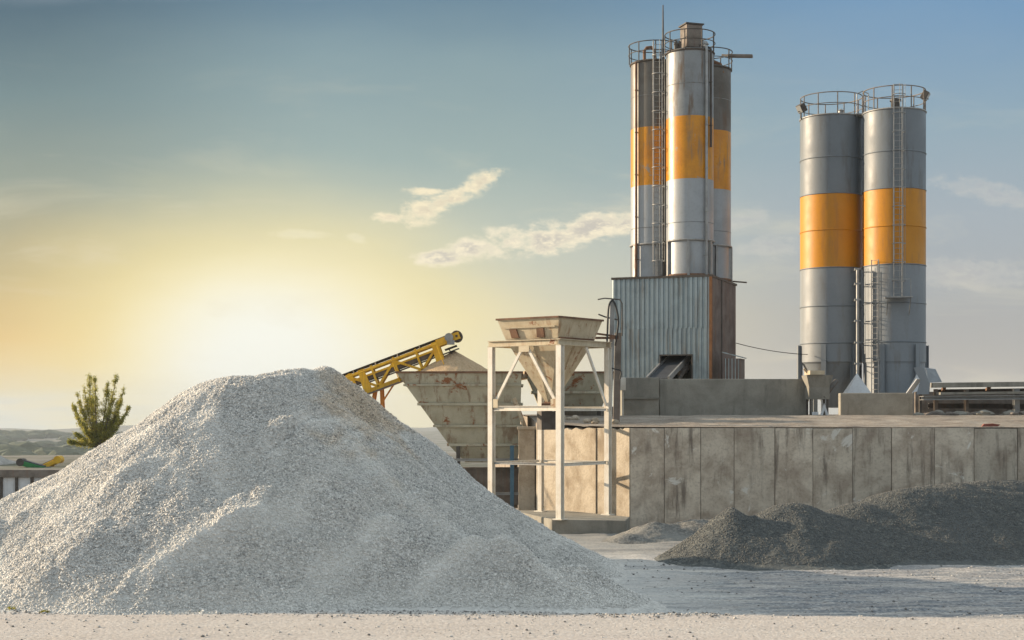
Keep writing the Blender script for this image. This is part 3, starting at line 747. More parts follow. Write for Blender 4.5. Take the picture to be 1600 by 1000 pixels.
# ------------------------------------------------------------------ platform and retaining wall
C0 = Vector((4.83, 60.0, 0)); C1 = Vector((24.5, 57.6, 0)); CL = Vector((1.10, 64.6, 0))
WT = 4.0
def plat_z(x, y):
    # rises a little from the wall edge to the yard above
    e = C0.y + (x - C0.x) * (C1.y - C0.y) / (C1.x - C0.x)
    t = sstep(y - e, 0.6, 11.0)
    return WT + 0.02 + 0.44 * t + 0.05 * fbm(x * 0.8, y * 0.8, 7) * min(1, max(0, (y - e) / 1.0))
def platform():
    mb = MB(); mb.smooth = True
    nx, ny = 110, 80
    g = []
    for j in range(ny + 1):
        v = (j / ny) ** 1.5
        for i in range(nx + 1):
            u = i / nx
            front = C0 + (C1 - C0) * u; 
            back = Vector((-1.5, 112, 0)) + Vector((56, 0, 0)) * u
            # left edge follows the side wall, then straight on
            if v < 0.22: lft = C0 + (CL - C0) * (v / 0.22)
            else: lft = CL + (Vector((-1.5, 112, 0)) - CL) * ((v - 0.22) / 0.78)
            rgt = C1 + (Vector((54, 112, 0)) - C1) * v
            p = lft + (rgt - lft) * u
            if j == 0: p = front
            g.append((p.x, p.y, plat_z(p.x, p.y)))
    mb.add(g, [(j * (nx + 1) + i, j * (nx + 1) + i + 1, (j + 1) * (nx + 1) + i + 1, (j + 1) * (nx + 1) + i) for j in range(ny) for i in range(nx)])
    o = mb.build('platform', M['platform']); o['kind'] = 'structure'
    # earth bank that carries the platform on its open sides
    mb = MB()
    pts = [CL, Vector((-1.5, 112, 0)), Vector((54, 112, 0)), C1]
    for a, b in zip(pts[:-1], pts[1:]):
        n = 10
        for i in range(n):
            p, q = a + (b - a) * i / n, a + (b - a) * (i + 1) / n
            mb.add([(p.x, p.y, -0.5), (q.x, q.y, -0.5), (q.x, q.y, plat_z(q.x, q.y)), (p.x, p.y, plat_z(p.x, p.y))], [(0, 1, 2, 3)])
    o = mb.build('embankment', M['platform']); o['kind'] = 'structure'
platform()

rw = thing('retaining_wall', 'long stained grey concrete retaining wall of upright panels behind the dark pile', 'wall', (C0.x, C0.y, 0))
u = (C1 - C0).normalized(); nrm = Vector((u.y, -u.x, 0))   # towards the camera
def wall_px(px):
    k = (px - 800) / F
    # intersection of the ray with the wall line
    t = (C0.x - k * C0.y) / (k * u.y - u.x)
    return t
joints = [985, 1038, 1095, 1147, 1211, 1270, 1332, 1393, 1460, 1522, 1590, 1660, 1730]
rnd = random.Random(11)
for i in range(len(joints) - 1):
    a, b = wall_px(joints[i]) + (0.009 if i else 0.0), wall_px(joints[i + 1]) - rnd.uniform(0.004, 0.022)
    p, q = C0 + u * a, C0 + u * b
    d0 = rnd.uniform(0, 0.035); top = WT - rnd.uniform(0.0, 0.03)
    mb = MB()
    off = nrm * d0
    P = [p + off, q + off, q - nrm * 0.35, p - nrm * 0.35]
    mb.prism([(v.x, v.y) for v in P], -0.3, top)
    mb.build('wall_panel', M['concrete'], rw, bevel=0.015)
mb = MB()
mb.prism([(v.x, v.y) for v in (C0 - nrm * 0.07 + u * 0.05, C0 + u * 19 - nrm * 0.07, C0 + u * 19 - nrm * 0.45, C0 - nrm * 0.45 + u * 0.05)], -0.3, WT - 0.04)
mb.build('backing', M['block'], rw)
# side wall, in the sun
sw = thing('side_retaining_wall', 'sunlit warm concrete side wall behind the steel hopper frame', 'wall', (C0.x - 0.6, C0.y + 2, 0))
us = (CL - C0).normalized(); ns_ = Vector((-us.y, us.x, 0))
if ns_.x > 0: ns_ = -ns_
L = (CL - C0).length
nseg = 3
for i in range(nseg):
    a, b = L * i / nseg + 0.012, L * (i + 1) / nseg - 0.012
    if i == 0: a = 0.0
    p, q = C0 + us * a, C0 + us * b
    o1 = ns_ * (0.06 + (0.05 if i % 2 else 0.0))
    # ragged broken top edge
    n = 14; poly = [p + o1 + Vector((0, 0, -0.3)), q + o1 + Vector((0, 0, -0.3))]
    for k in range(n + 1):
        r_ = q + (p - q) * k / n
        poly.append(r_ + o1 + Vector((0, 0, WT - 0.02 - (0.0 if (i == 0 and k > n - 3) else 0.16 * abs(fbm(r_.y * 1.7, 3.3, 0.5))))))
    mb = MB(); mb.extrude(poly, -ns_ * 0.36)
    mb.build('wall_panel', M['concrete_bare'], sw, bevel=0.012)

# kerb-like base slab in front of the hopper frame
mb = MB()
sp = [at(862, 0, 57.2), at(978, 0, 56.6), at(984, 0, 58.6), at(880, 0, 62.5), at(800, 0, 62.5)]
mb.prism([(p.x, p.y) for p in sp], -0.3, 0.46)
o = mb.build('foundation_block', M['block'], None, bevel=0.03, origin=(2.6, 58, 0))
tag(o, 'low dark concrete foundation block under the cream hopper frame', 'foundation')

# ------------------------------------------------------------------ weigh hopper on its frame
N_, L_, R_ = Vector((1.86, 57.0, 0)), Vector((-0.82, 59.0, 0)), Vector((3.89, 59.7, 0))
B_ = L_ + R_ - N_
cen = (L_ + R_) / 2
fr = thing('hopper_frame', 'tall cream steel frame of four posts with braces, carrying a small hopper', 'steel frame', (cen.x, cen.y, 0.0))
ZT = at(0, 534, 57.0).z
ud = (N_ - L_).normalized(); vd = (R_ - N_).normalized()
for nm, p, wd, lb in (('near', N_, 0.24, None), ('left', L_, 0.22, None), ('right', R_, 0.22, None), ('back', B_, 0.2, None)):
    zb = 0.46 if nm != 'left' else 0.0
    mb = MB(); mb.ibeam(p + Vector((0, 0, zb)), p + Vector((0, 0, ZT - 0.13)), wd, wd, up=tuple(vd))
    mb.box(p + Vector((0, 0, zb + 0.02)), (0.42, 0.42, 0.04), math.atan2(ud.y, ud.x))
    mb.build('post', M['cream_clean'], fr)
def rail(nm, p, q, z, wd, ht, mat=M['cream_clean'], inset=0.13):
    dr = (q - p).normalized()
    mb = MB(); mb.ibeam(p + dr * inset + Vector((0, 0, z)), q - dr * inset + Vector((0, 0, z)), wd, ht); mb.build(nm, mat, fr)
for p, q in ((L_, N_), (N_, R_), (R_, B_), (B_, L_)):
    dr = (q - p).normalized()
    mb = MB(); mb.ibeam(p - dr * 0.14 + Vector((0, 0, ZT)), q + dr * 0.14 + Vector((0, 0, ZT)) - dr * 0.28, 0.2, 0.24); mb.build('top_beam', M['cream'], fr)
ZM = at(0, 638, 57.5).z
rail('middle_rail', L_, N_, ZM, 0.16, 0.2); rail('middle_rail', N_, R_, ZM - 0.05, 0.1, 0.1); rail('middle_rail', B_, L_, ZM, 0.12, 0.14); rail('middle_rail', R_, B_, ZM, 0.12, 0.14)
ZL = at(0, 725, 57.8).z
rail('lower_rail', L_, N_, ZL, 0.09, 0.09, M['steel']); rail('lower_rail', N_, R_, ZL, 0.12, 0.13); rail('lower_rail', R_, B_, ZL, 0.1, 0.1)
rail('lower_rail', B_, L_, ZL, 0.1, 0.1)
for p, q in ((L_, N_), (N_, R_), (B_, L_), (R_, B_)):
    m_ = (p + q) / 2; dr = (q - p).normalized()
    for e in ([p + dr * 0.12, q - dr * 0.12] if p is L_ else ([q - dr * 0.12] if p is N_ else [])):
        sgn = 1 if (e - m_).dot(dr) > 0 else -1
        mb = MB(); mb.beam(m_ + dr * sgn * 0.10 + Vector((0, 0, ZT - 0.14)), e + Vector((0, 0, ZM + 0.12)), 0.07, 0.11); mb.build('brace', M['cream_clean'], fr)

for c_, z_, w_, h_ in (((L_ + N_) / 2, ZT - 0.22, 0.5, 0.26), (L_ + ud * 0.24, ZM + 0.2, 0.28, 0.34), (N_ - ud * 0.24, ZM + 0.2, 0.28, 0.34)):
    f_ = Vector((-vd.x, -vd.y, 0)) * 0.085
    mb = MB(); mb.beam(c_ - ud * w_ / 2 + f_ + Vector((0, 0, z_)), c_ + ud * w_ / 2 + f_ + Vector((0, 0, z_)), 0.02, h_); mb.build('gusset', M['cream'], fr)
hp = thing('weigh_hopper', 'rusty cream tapering hopper sitting on top of the steel frame', 'hopper', (cen.x, cen.y, ZT + 0.12))
def sq(c, k, z): return [c + (p - c) * k + Vector((0, 0, z)) for p in (L_, N_, R_, B_)]
c2 = cen.copy(); c2.z = 0
zr = at(0, 496, 57.24).z; zm_ = ZT + 0.16
mb = MB(); mb.shell(sq(c2, 0.90, zr), sq(c2, 0.76, zm_ + 0.02), 0.05); up_ = mb.build('upper_bin', M['cream'], hp)
mb = MB()
tp = sq(c2, 0.915, zr + 0.03)
for i in range(4): mb.beam(tp[i], tp[(i + 1) % 4], 0.1, 0.07)
mb.build('rim', M['rust'], hp)
mb = MB(); za = at(0, 628, cen.y).z
mb.shell(sq(c2, 0.755, zm_), sq(c2 , 0.08, za), 0.04); mb.build('cone', M['cream'], hp)
# side openings of the upper bin with dark rusty brackets
def on_face(a, b, k, fz):   # point on the upper bin face between corners a and b
    t_p = sq(c2, 0.90, zr); b_p = sq(c2, 0.76, zm_)
    return (t_p[a] * (1 - k) + t_p[b] * k) * fz + (b_p[a] * (1 - k) + b_p[b] * k) * (1 - fz)
fn_ = Vector((-vd.x, -vd.y, 0))
for k in (0.22, 0.70):
    a, b2, c_, d_ = on_face(0, 1, k - 0.07, 0.08), on_face(0, 1, k + 0.07, 0.08), on_face(0, 1, k + 0.06, 0.52), on_face(0, 1, k - 0.06, 0.52)
    mb = MB(); mb.extrude([p + fn_ * 0.01 for p in (a, b2, c_, d_)], fn_ * 0.07); mb.build('bracket', M['rust'], hp)
mb = MB(); mb.extrude([on_face(0, 1, k, z) + fn_ * 0.01 for k, z in ((0.05, 0.56), (0.95, 0.56), (0.95, 0.64), (0.05, 0.64))], fn_ * 0.05)
mb.build('stiffener', M['cream'], hp)
mb = MB(); mb.extrude([on_face(1, 2, k, z) - ud * -0.01 for k, z in ((0.03, 0.0), (0.97, 0.0), (0.97, 0.08), (0.03, 0.08))], ud * 0.05)
mb.build('stiffener', M['rust'], hp)
# seams on the lower cone and the outlet
tp = sq(c2, 0.755, zm_); bt = sq(c2, 0.08, za)
for a, b in ((0, 1), (1, 2)):
    mb = MB(); nn = fn_ if a == 0 else ud
    mb.beam((tp[a] + tp[b]) / 2 + nn * 0.02, (bt[a] + bt[b]) / 2 + nn * 0.02, 0.07, 0.05); mb.build('seam', M['cream'], hp)
mb = MB(); mb.box((cen.x, cen.y, za - 0.16), (0.36, 0.36, 0.34), math.atan2(ud.y, ud.x)); mb.tube([(cen.x - 0.35, cen.y - 0.2, za - 0.1), (cen.x + 0.35, cen.y - 0.2, za - 0.1)], 0.05)
mb.build('outlet', M['rust'], hp)
mb = MB(); mb.box((cen.x - 0.1, cen.y + 0.3, za - 0.75), (0.7, 0.6, 0.75), 0.3)
mb.tube([(cen.x - 0.1, cen.y + 0.3, za - 0.4), (cen.x - 0.1, cen.y + 0.3, za - 0.3)], 0.2, 12)
mb.build('discharge_box', M['dark_iron'], hp)

# ------------------------------------------------------------------ aggregate bins behind
def bin_(name, xl, xr, xlb, xrb, Yf, Yb, ztop, zbot, label, ribs, mat):
    t = thing(name, label, 'aggregate bin', (at((xlb + xrb) / 2, 0, Yf + 1).x, (Yf + Yb) / 2, 0), 'aggregate bins behind the hopper frame')
    zt = at(0, ztop, Yf).z; zb = at(0, zbot, Yf).z
    def X(px): return (px - 800) / F * Yf
    ins = 0.9
    top = [Vector((X(xl), Yf, zt)), Vector((X(xr), Yf, zt)), Vector((X(xr), Yb, zt)), Vector((X(xl), Yb, zt))]
    bot = [Vector((X(xlb), Yf + ins, zb)), Vector((X(xrb), Yf + ins, zb)), Vector((X(xrb), Yb - ins, zb)), Vector((X(xlb), Yb - ins, zb))]
    mb = MB(); mb.shell(top, bot, 0.06); mb.build('body', mat, t)
    mb = MB()
    for i in range(4): mb.beam(top[i] + Vector((0, 0, 0.04)), top[(i + 1) % 4] + Vector((0, 0, 0.04)), 0.13, 0.09)
    mb.build('rim', M['rust'], t)
    for f, th in ribs:
        mb = MB()
        for i in (0, 1, 3):
            a = top[i] * (1 - f) + bot[i] * f; b = top[(i + 1) % 4] * (1 - f) + bot[(i + 1) % 4] * f
            nn = Vector((0, -1, 0)) if i == 0 else Vector((1 if i == 1 else -1, 0, 0))
            mb.beam(a + nn * 0.05, b + nn * 0.05, 0.1, th)
        mb.build('rib', mat, t)
    return t, top, bot
bA, topA, botA = bin_('aggregate_bin', 620, 815, 702, 812, 67.0, 71.8, 583, 698, 'large rusty olive steel bin with slanting left side, heaped with sand', ((0.16, 0.08), (0.42, 0.12), (0.72, 0.1), (0.98, 0.12)), M['bin'])
bB, topB, botB = bin_('aggregate_bin', 822, 962, 846, 940, 69.5, 73.5, 583, 642, 'smaller olive steel bin behind the hopper frame, beside the first', ((0.5, 0.12), (0.97, 0.1)), M['bin'])
# lower chute and legs of the first bin
mb = MB(); mb.shell([p + Vector((0, 0, -0.01)) for p in botA], [botA[0] + Vector((0.7, 0.3, -0.75)), botA[1] + Vector((-0.1, 0.3, -0.75)), botA[2] + Vector((-0.1, -0.3, -0.75)), botA[3] + Vector((0.7, -0.3, -0.75))], 0.05)
mb.build('chute', M['bin'], bA)
for px, Y, mt in ((716, 67.9, M['dark_iron']), (800, 67.4, M['blue']), (716, 71.2, M['dark_iron']), (806, 71.2, M['dark_iron'])):
    p = at(px, 0, Y); mb = MB(); mb.ibeam((p.x, p.y, 0), (p.x, p.y, 3.1), 0.18, 0.18, up=(0, 1, 0)); mb.build('leg', mt, bA)
for z in (0.9, 2.45):
    mb = MB(); mb.ibeam(at(700, 0, 67.4).xy.to_3d() + Vector((0, 0, z)), at(812, 0, 67.4).xy.to_3d() + Vector((0, 0, z)), 0.1, 0.12); mb.build('cross_rail', M['steel'], bA)
p = at(772, 0, 69.6); mb = MB(); mb.box((p.x, 69.6, 1.15), (2.3, 1.6, 1.7)); mb.tube([(p.x - 1.5, 69.0, 1.9), (p.x + 1.3, 69.0, 1.9)], 0.16, 10); mb.build('dark_infill', M['brown_grey'], bA)  # box and tube added to darken the space under the bin
# diagonal stay in front of the bin's right edge
mb = MB(); mb.beam(at(803, 622, 66.8), at(822, 672, 67.0), 0.14, 0.16); mb.build('stay', M['cream'], bA)
for px, Y in ((850, 70.5), (936, 70.5), (850, 72.6), (936, 72.6)):
    p = at(px, 0, Y); mb = MB(); mb.ibeam((p.x, p.y, 3.9), (p.x, p.y, 4.75), 0.16, 0.16, up=(0, 1, 0)); mb.build('leg', M['dark_iron'], bB)
# sand heaped in the bins
pc = at(712, 0, 69.4)
def bin_heap(cx, cy, h, k, base, label, xr, yr, nm='sand_heap'):
    o, _ = heap(nm, M['sand'], [(cx, cy, h, k, 0.12)], cx - xr, cx + xr, cy - yr, cy + yr, 0.08, base=lambda x, y: base, rough=0.03, rill=0.03, foot=0.05, seed=40 + cx)
    tag(o, label, 'sand heap', 'heaps in the bins'); return o
zrA = topA[0].z - 0.12
bin_heap(pc.x, 69.4, at(0, 549, 69.4).z - zrA + 0.12, 0.66, zrA, 'pointed tan sand heap in the large bin under the conveyor head', 2.3, 2.15)
pb = at(856, 0, 71.5)
bin_heap(pb.x, 71.5, at(0, 568, 71.5).z - zrA + 0.12, 0.42, zrA, 'low tan sand heap in the smaller bin behind the hopper', 1.7, 1.7)
# pillar between the bins
p = at(823, 0, 65.6)
mb = MB(); mb.box((p.x, p.y, 1.9), (0.72, 0.6, 3.9)); mb.box((p.x, p.y, 3.92), (0.84, 0.72, 0.14))
o = mb.build('concrete_pillar', M['concrete_bare'], None, bevel=0.02, origin=(p.x, p.y, 0)); tag(o, 'square concrete pillar between the rusty bin and the sunlit wall', 'pillar')

# ------------------------------------------------------------------ conveyor
def conveyor():
    Yc = 69.4
    hd = at(714, 526, Yc); dr = Vector((-1, 0, -0.375)).normalized()
    up = Vector((dr.z, 0, -dr.x)); 
    if up.z < 0: up = -up
    Ls = 15.5
    t = thing('conveyor', 'yellow lattice belt conveyor rising from behind the gravel pile to the bin', 'conveyor', (hd.x - 8, Yc, 0))
    hw = 0.5; dp = 0.98
    def P(s, y, z): return hd + dr * s + Vector((0, y, 0)) + up * z
    mb = MB()
    for sy in (-hw, hw):
        mb.beam(P(0.9, sy, -0.0), P(Ls, sy, -0.0), 0.10, 0.13, up=tuple(up)); mb.beam(P(0.9, sy, -dp), P(Ls, sy, -dp), 0.12, 0.22, up=tuple(up)); mb.beam(P(0.9, sy, -0.26), P(Ls, sy, -0.26), 0.06, 0.09, up=tuple(up))
        s = 0.95; k = 0
        while s < Ls - 1:
            mb.beam(P(s, sy, 0.12), P(s, sy, -dp + 0.05), 0.12, 0.10, up=tuple(dr))
            mb.beam(P(s, sy, -dp + 0.06 if k % 2 else -0.06), P(s + 1.1, sy, -0.06 if k % 2 else -dp + 0.06), 0.07, 0.11)
            s += 1.1; k += 1
    s = 0.95
    while s < Ls:
        mb.beam(P(s, -hw, -dp), P(s, hw, -dp), 0.06, 0.06); mb.beam(P(s, -hw, -0.02), P(s, hw, -0.02), 0.06, 0.06); s += 1.1
    mb.build('truss', M['yellow'], t)
    # gusset plates
    mb = MB(); mb.beam(P(1.0, -hw - 0.34, -dp - 0.12), P(Ls, -hw - 0.34, -dp - 0.12), 0.5, 0.06, up=tuple(up)); mb.build('walkway', M['brown_grey'], t)
    mb = MB(); mb.tube([P(1.0, -hw - 0.6, -0.05), P(Ls, -hw - 0.6, -0.05)], 0.03, 6)
    s = 1.0
    while s < Ls: mb.tube([P(s, -hw - 0.6, -dp - 0.12), P(s, -hw - 0.6, -0.05)], 0.025, 6); s += 2.2
    mb.build('handrail', M['yellow'], t)
    for s in (0.95, 4.6, 5.2, 7.9):
        mb = MB(); mb.extrude([P(s, -hw - 0.11, 0.1), P(s + 0.3, -hw - 0.11, 0.1), P(s + 0.38, -hw - 0.11, -dp - 0.12), P(s - 0.05, -hw - 0.11, -dp - 0.12)], (0, 0.04, 0)); mb.build('gusset', M['yellow'], t)
    mb = MB()
    mb.add([P(0, -0.36, 0.22), P(Ls, -0.36, 0.22), P(Ls, 0, 0.14), P(0, 0, 0.14), P(Ls, 0.36, 0.22), P(0, 0.36, 0.22),
            P(0, -0.36, 0.19), P(Ls, -0.36, 0.19), P(Ls, 0, 0.11), P(0, 0, 0.11), P(Ls, 0.36, 0.19), P(0, 0.36, 0.19)],
           [(0, 1, 2, 3), (3, 2, 4, 5), (9, 8, 7, 6), (11, 10, 8, 9), (0, 6, 7, 1), (5, 4, 10, 11), (0, 3, 9, 6), (3, 5, 11, 9)])
    mb.beam(P(0.1, 0, -0.56), P(Ls, 0, -0.56), 0.72, 0.03, up=tuple(up))
    mb.build('belt', M['belt'], t)
    mb = MB(); mb.beam(P(1.0, 0, -0.36), P(Ls, 0, -0.36), 0.82, 0.26, up=tuple(up)); mb.build('belt_trough', M['brown_grey'], t)
    s = 0.7
    while s < 12:
        mb = MB(); mb.tube([P(s, -0.42, 0.02 + 0.1), P(s, -0.1, 0.06)], 0.045); mb.tube([P(s, -0.1, 0.06), P(s, 0.1, 0.06)], 0.045); mb.tube([P(s, 0.1, 0.06), P(s, 0.42, 0.12)], 0.045)
        mb.beam(P(s, -0.5, 0.02), P(s, -0.44, 0.2), 0.04, 0.06); mb.build('idler', M['dark_iron'], t); s += 1.1
    mb = MB(); mb.tube([P(0.0, -0.45, 0.0), P(0.0, 0.45, 0.0)], 0.27, 20); mb.tube([P(0.0, -0.62, 0.0), P(0.0, 0.62, 0.0)], 0.06, 10); mb.build('head_drum', M['dark_iron'], t)
    for sy in (-0.55, 0.55):
        mb = MB(); mb.beam(P(-0.15, sy, 0.0), P(1.0, sy, 0.0), 0.06, 0.34, up=tuple(up)); mb.build('side_plate', M['yellow'], t)
    mb = MB(); mb.tube([P(0.35, -0.95, 0.05), P(0.35, -0.6, 0.05)], 0.2, 14); mb.box(P(0.35, -0.78, -0.2), (0.34, 0.3, 0.2)); mb.build('drive_motor', M['steel'], t)
    mb = MB(); mb.beam(P(0.55, -0.2, -0.45), P(0.45, -0.2, -0.95), 0.05, 0.05); mb.beam(P(0.15, 0, -0.4), P(0.75, 0, -0.4), 0.8, 0.06, up=tuple(up)); mb.build('scraper', M['dark_iron'], t)
    # tail drum and feed hopper
    mb = MB(); mb.tube([P(Ls, -0.45, 0), P(Ls, 0.45, 0)], 0.22, 16); mb.build('tail_drum', M['dark_iron'], t)
    # legs
    for s, sp_ in ((4.3, 0.55), (10.8, 0.6)):
        for sy in (-hw, hw):
            top = P(s, sy, -dp); 
            for sg in (-1, 1):
                mb = MB(); mb.beam(top + Vector((sg * 0.15, 0, -0.05)), Vector((top.x + sg * sp_ * 1.3 - 0.35, top.y + (0.3 if sy > 0 else -0.3), 0)), 0.11, 0.11); mb.build('leg', M['orange'], t)
        a = P(s, -hw, -dp)
        for p_, q_ in [(Vector((a.x - sp_, Yc + sy * 0.6, a.z * zf)), Vector((a.x + sp_ * 0.6, Yc + sy * 0.6, a.z * zf))) for zf in (0.55, 0.25) for sy in (-1, 1)] + \
                [(P(s - 0.9, -hw, -dp), Vector((a.x, Yc - 0.55, a.z - 1.0))), (P(s + 1.4, -hw, -dp), Vector((a.x - .1, Yc - 0.55, a.z - 1.0)))]:
            mb = MB(); mb.beam(p_, q_, 0.08, 0.08); mb.build('leg_brace', M['orange'], t)
conveyor()

# ------------------------------------------------------------------ ladders, guard rails
def guard(parent, c, r, z, h=1.1, mat=None, posts=10, a0=0.0, name='guard_rail', r0=0.03):
    mat = mat or M['steel']
    mb = MB(); mb.tube(ringpts(c, r, z + h), r0, 6, True); mb.tube(ringpts(c, r, z + h * 0.5), r0 * 0.8, 6, True)
    g = mb.build(name, mat, parent)
    for i in range(posts):
        a = a0 + 2 * math.pi * i / posts
        mb = MB(); mb.tube([(c[0] + r * math.cos(a), c[1] + r * math.sin(a), z - 0.05), (c[0] + r * math.cos(a), c[1] + r * math.sin(a), z + h)], r0 * 1.15, 6)
        mb.build('rail_post', mat, g)
    return g
def ladder(parent, c, r, ang, z0, z1, mat, cage=(None, None), wd=0.46, gap=0.18):
    """vertical ladder standing off a round shell at angle ang, with hoops"""
    rd = Vector((math.cos(ang), math.sin(ang), 0)); tg = Vector((-rd.y, rd.x, 0)); o = Vector((c[0], c[1], 0)) + rd * (r + gap)
    mb = MB()
    for s in (-1, 1): mb.beam(o + tg * s * wd / 2 + Vector((0, 0, z0)), o + tg * s * wd / 2 + Vector((0, 0, z1)), 0.05, 0.05)
    z = z0 + 0.15
    while z < z1:
        mb.tube([o - tg * wd / 2 + Vector((0, 0, z)), o + tg * wd / 2 + Vector((0, 0, z))], 0.016, 5); z += 0.32
    z = z0 + 1.0
    while z < z1 - 0.4:
        for s in (-1, 1): mb.beam(o + tg * s * wd / 2 + Vector((0, 0, z)), o + tg * s * wd / 2 - rd * (gap + 0.02) + Vector((0, 0, z)), 0.04, 0.04)
        z += 2.2
    l = mb.build('ladder', mat, parent)
    if cage[0] is not None:
        mb = MB(); zc = cage[0]; cc = o + rd * 0.33
        def hp_(a, z): return o + tg * (0.36 * math.sin(a)) + rd * (0.33 + 0.36 * (-math.cos(a))) * 1.0 + Vector((0, 0, z))
        A = [math.pi * (0.28 + 1.44 * i / 12) for i in range(13)]
        while zc <= cage[1] + 0.01:
            mb.tube([hp_(a, zc) for a in A], 0.024, 5); zc += 1.05
        for k in (0, 3, 6, 9, 12): mb.tube([hp_(A[k], cage[0]), hp_(A[k], cage[1])], 0.013, 5)
        mb.build('safety_cage', mat, l)
    return l

# ------------------------------------------------------------------ batching tower
al = R(21)
K0 = Vector((10.78, 80.0, 0)); uf = Vector((-math.cos(al), math.sin(al), 0)); vr = Vector((math.sin(al), math.cos(al), 0))
WF, DR = 5.52, 6.3
K1 = K0 + uf * WF; K2 = K0 + vr * DR; K3 = K1 + vr * DR
ZB, ZR = 4.3, 12.0
tw = thing('corrugated_tower_base', 'tall blue-grey corrugated metal building under the rust-streaked silos', 'building', tuple((K0 + K3) / 2 + Vector((0, 0, ZB))))
def corr(p, q, z0, z1, nrm_, mat, nm, pitch=0.27, dep=0.06, sub=1):
    Lw = (q - p).length; dr = (q - p).normalized(); n = max(1, int(round(Lw / pitch))); vs = []; mb = MB()
    prof = []
    for i in range(n):
        for f, d_ in ((0.0, 0), (0.30, 0), (0.42, 1), (0.88, 1)): prof.append(((i + f) * Lw / n, d_ * dep))
    prof.append((Lw, 0))
    for x, d_ in prof:
        for z in (z0, z1): vs.append(p + dr * x + nrm_ * d_ + Vector((0, 0, z)))
    m_ = len(prof); mb.add(vs, [(2 * i, 2 * i + 2, 2 * i + 3, 2 * i + 1) for i in range(m_ - 1)])
    return mb.build(nm, mat, tw)
nf = -vr; nr = Vector((vr.y, -vr.x, 0))
if nr.dot(uf) > 0: nr = -nr
def fx(px):     # distance along the front face from K0
    k = (px - 800) / F; return (K0.x - k * K0.y) / (k * uf.y - uf.x)
o0, o1_ = fx(1082), fx(1032)
zo = at(0, 556, 81).z
corr(K0 + uf * 0.06, K0 + uf * o0, ZB, ZR - 2.72, nf, M['galv'], 'front_sheet'); corr(K0 + uf * o1_, K1, ZB, ZR - 2.72, nf, M['galv'], 'front_sheet')
corr(K0 + uf * o0, K0 + uf * o1_, zo, ZR - 2.72, nf, M['galv'], 'front_sheet')
corr(K0 + uf * 0.06, K1, ZR - 2.78, ZR, nf * 1.0, M['galv'], 'upper_sheet', dep=0.065)
corr(K2, K0 + vr * 0.02, ZB, ZR, nr, M['galv_rust'], 'side_sheet', pitch=0.34, dep=0.05)
corr(K1, K3, ZB, ZR, -nr, M['galv'], 'side_sheet'); corr(K3, K2, ZB, ZR, -nf, M['galv'], 'back_sheet')
mb = MB(); mb.beam(K0 + nf * 0.03 + nr * 0.03 + Vector((0, 0, ZB)), K0 + nf * 0.03 + nr * 0.03 + Vector((0, 0, ZR)), 0.15, 0.15, up=tuple(vr)); mb.build('corner_trim', surf('orange_rust', (0.27, 0.12, 0.045), (0.16, 0.075, 0.035), 2, 0.8, rough=0.8), tw)
mb = MB(); mb.prism([((p).x, (p).y) for p in (K0 + nf * 0.1 + nr * 0.08, K1 + nf * 0.1 - nr * 0.08, K3 - nf * 0.1 - nr * 0.08, K2 - nf * 0.1 + nr * 0.08)], ZR + 0.003, ZR + 0.12); mb.build('roof', M['dark_iron'], tw)
mb = MB(); mid_r = K0 + vr * 2.4 + nr * 0.05
mb.beam(mid_r + Vector((0, 0, ZB)), mid_r + Vector((0, 0, ZR)), 0.1, 0.1); mb.build('downpipe', M['dark_iron'], tw)
mb = MB(); a = K2 + Vector((0, 0, ZR + 0.2)); mb.beam(a - vr * 0.8, a + nr * 0.6 + vr * 0.2, 0.08, 0.08); mb.build('roof_bracket', M['dark_iron'], tw)
# opening frame
mb = MB()
for a_ in (o0, o1_): mb.beam(K0 + uf * a_ + nf * 0.09 + Vector((0, 0, ZB)), K0 + uf * a_ + nf * 0.09 + Vector((0, 0, zo + 0.04)), 0.06, 0.06)
mb.beam(K0 + uf * (o0 - 0.03) + nf * 0.09 + Vector((0, 0, zo + 0.03)), K0 + uf * (o1_ + 0.03) + nf * 0.09 + Vector((0, 0, zo + 0.03)), 0.07, 0.07); mb.build('opening_frame', M['dark_iron'], tw)
# chute coming out of the opening
ch = thing('loading_conveyor', 'short dark belt conveyor sloping into the opening of the corrugated building', 'conveyor', tuple(at(1040, 0, 79.2).xy) + (4.4,))
a, b = at(1028, 592, 79.0), at(1062, 556, 82.0)
mb = MB(); mb.beam(a, b, 1.1, 0.05); mb.build('belt', M['belt'], ch)
sd_ = (b - a).normalized().cross(Vector((0, 0, 1))).normalized()
mb = MB()
for s in (-1, 1): mb.beam(a + sd_ * s * 0.62, b + sd_ * s * 0.62, 0.1, 0.28)
mb.beam(a - Vector((0, 0, 0.1)), (a.x, a.y, 4.4), 0.9, 0.12); mb.build('side_frame', M['steel'], ch)
c, e = at(1062, 592, 79.4), at(1078, 566, 81.6)
mb = MB(); mb.beam(c, e, 0.12, 0.12); mb.tube([at(1063, 584, 80.5), at(1073, 574, 80.9)], 0.2, 10); mb.build('screw_tube', M['dark_iron'], ch)

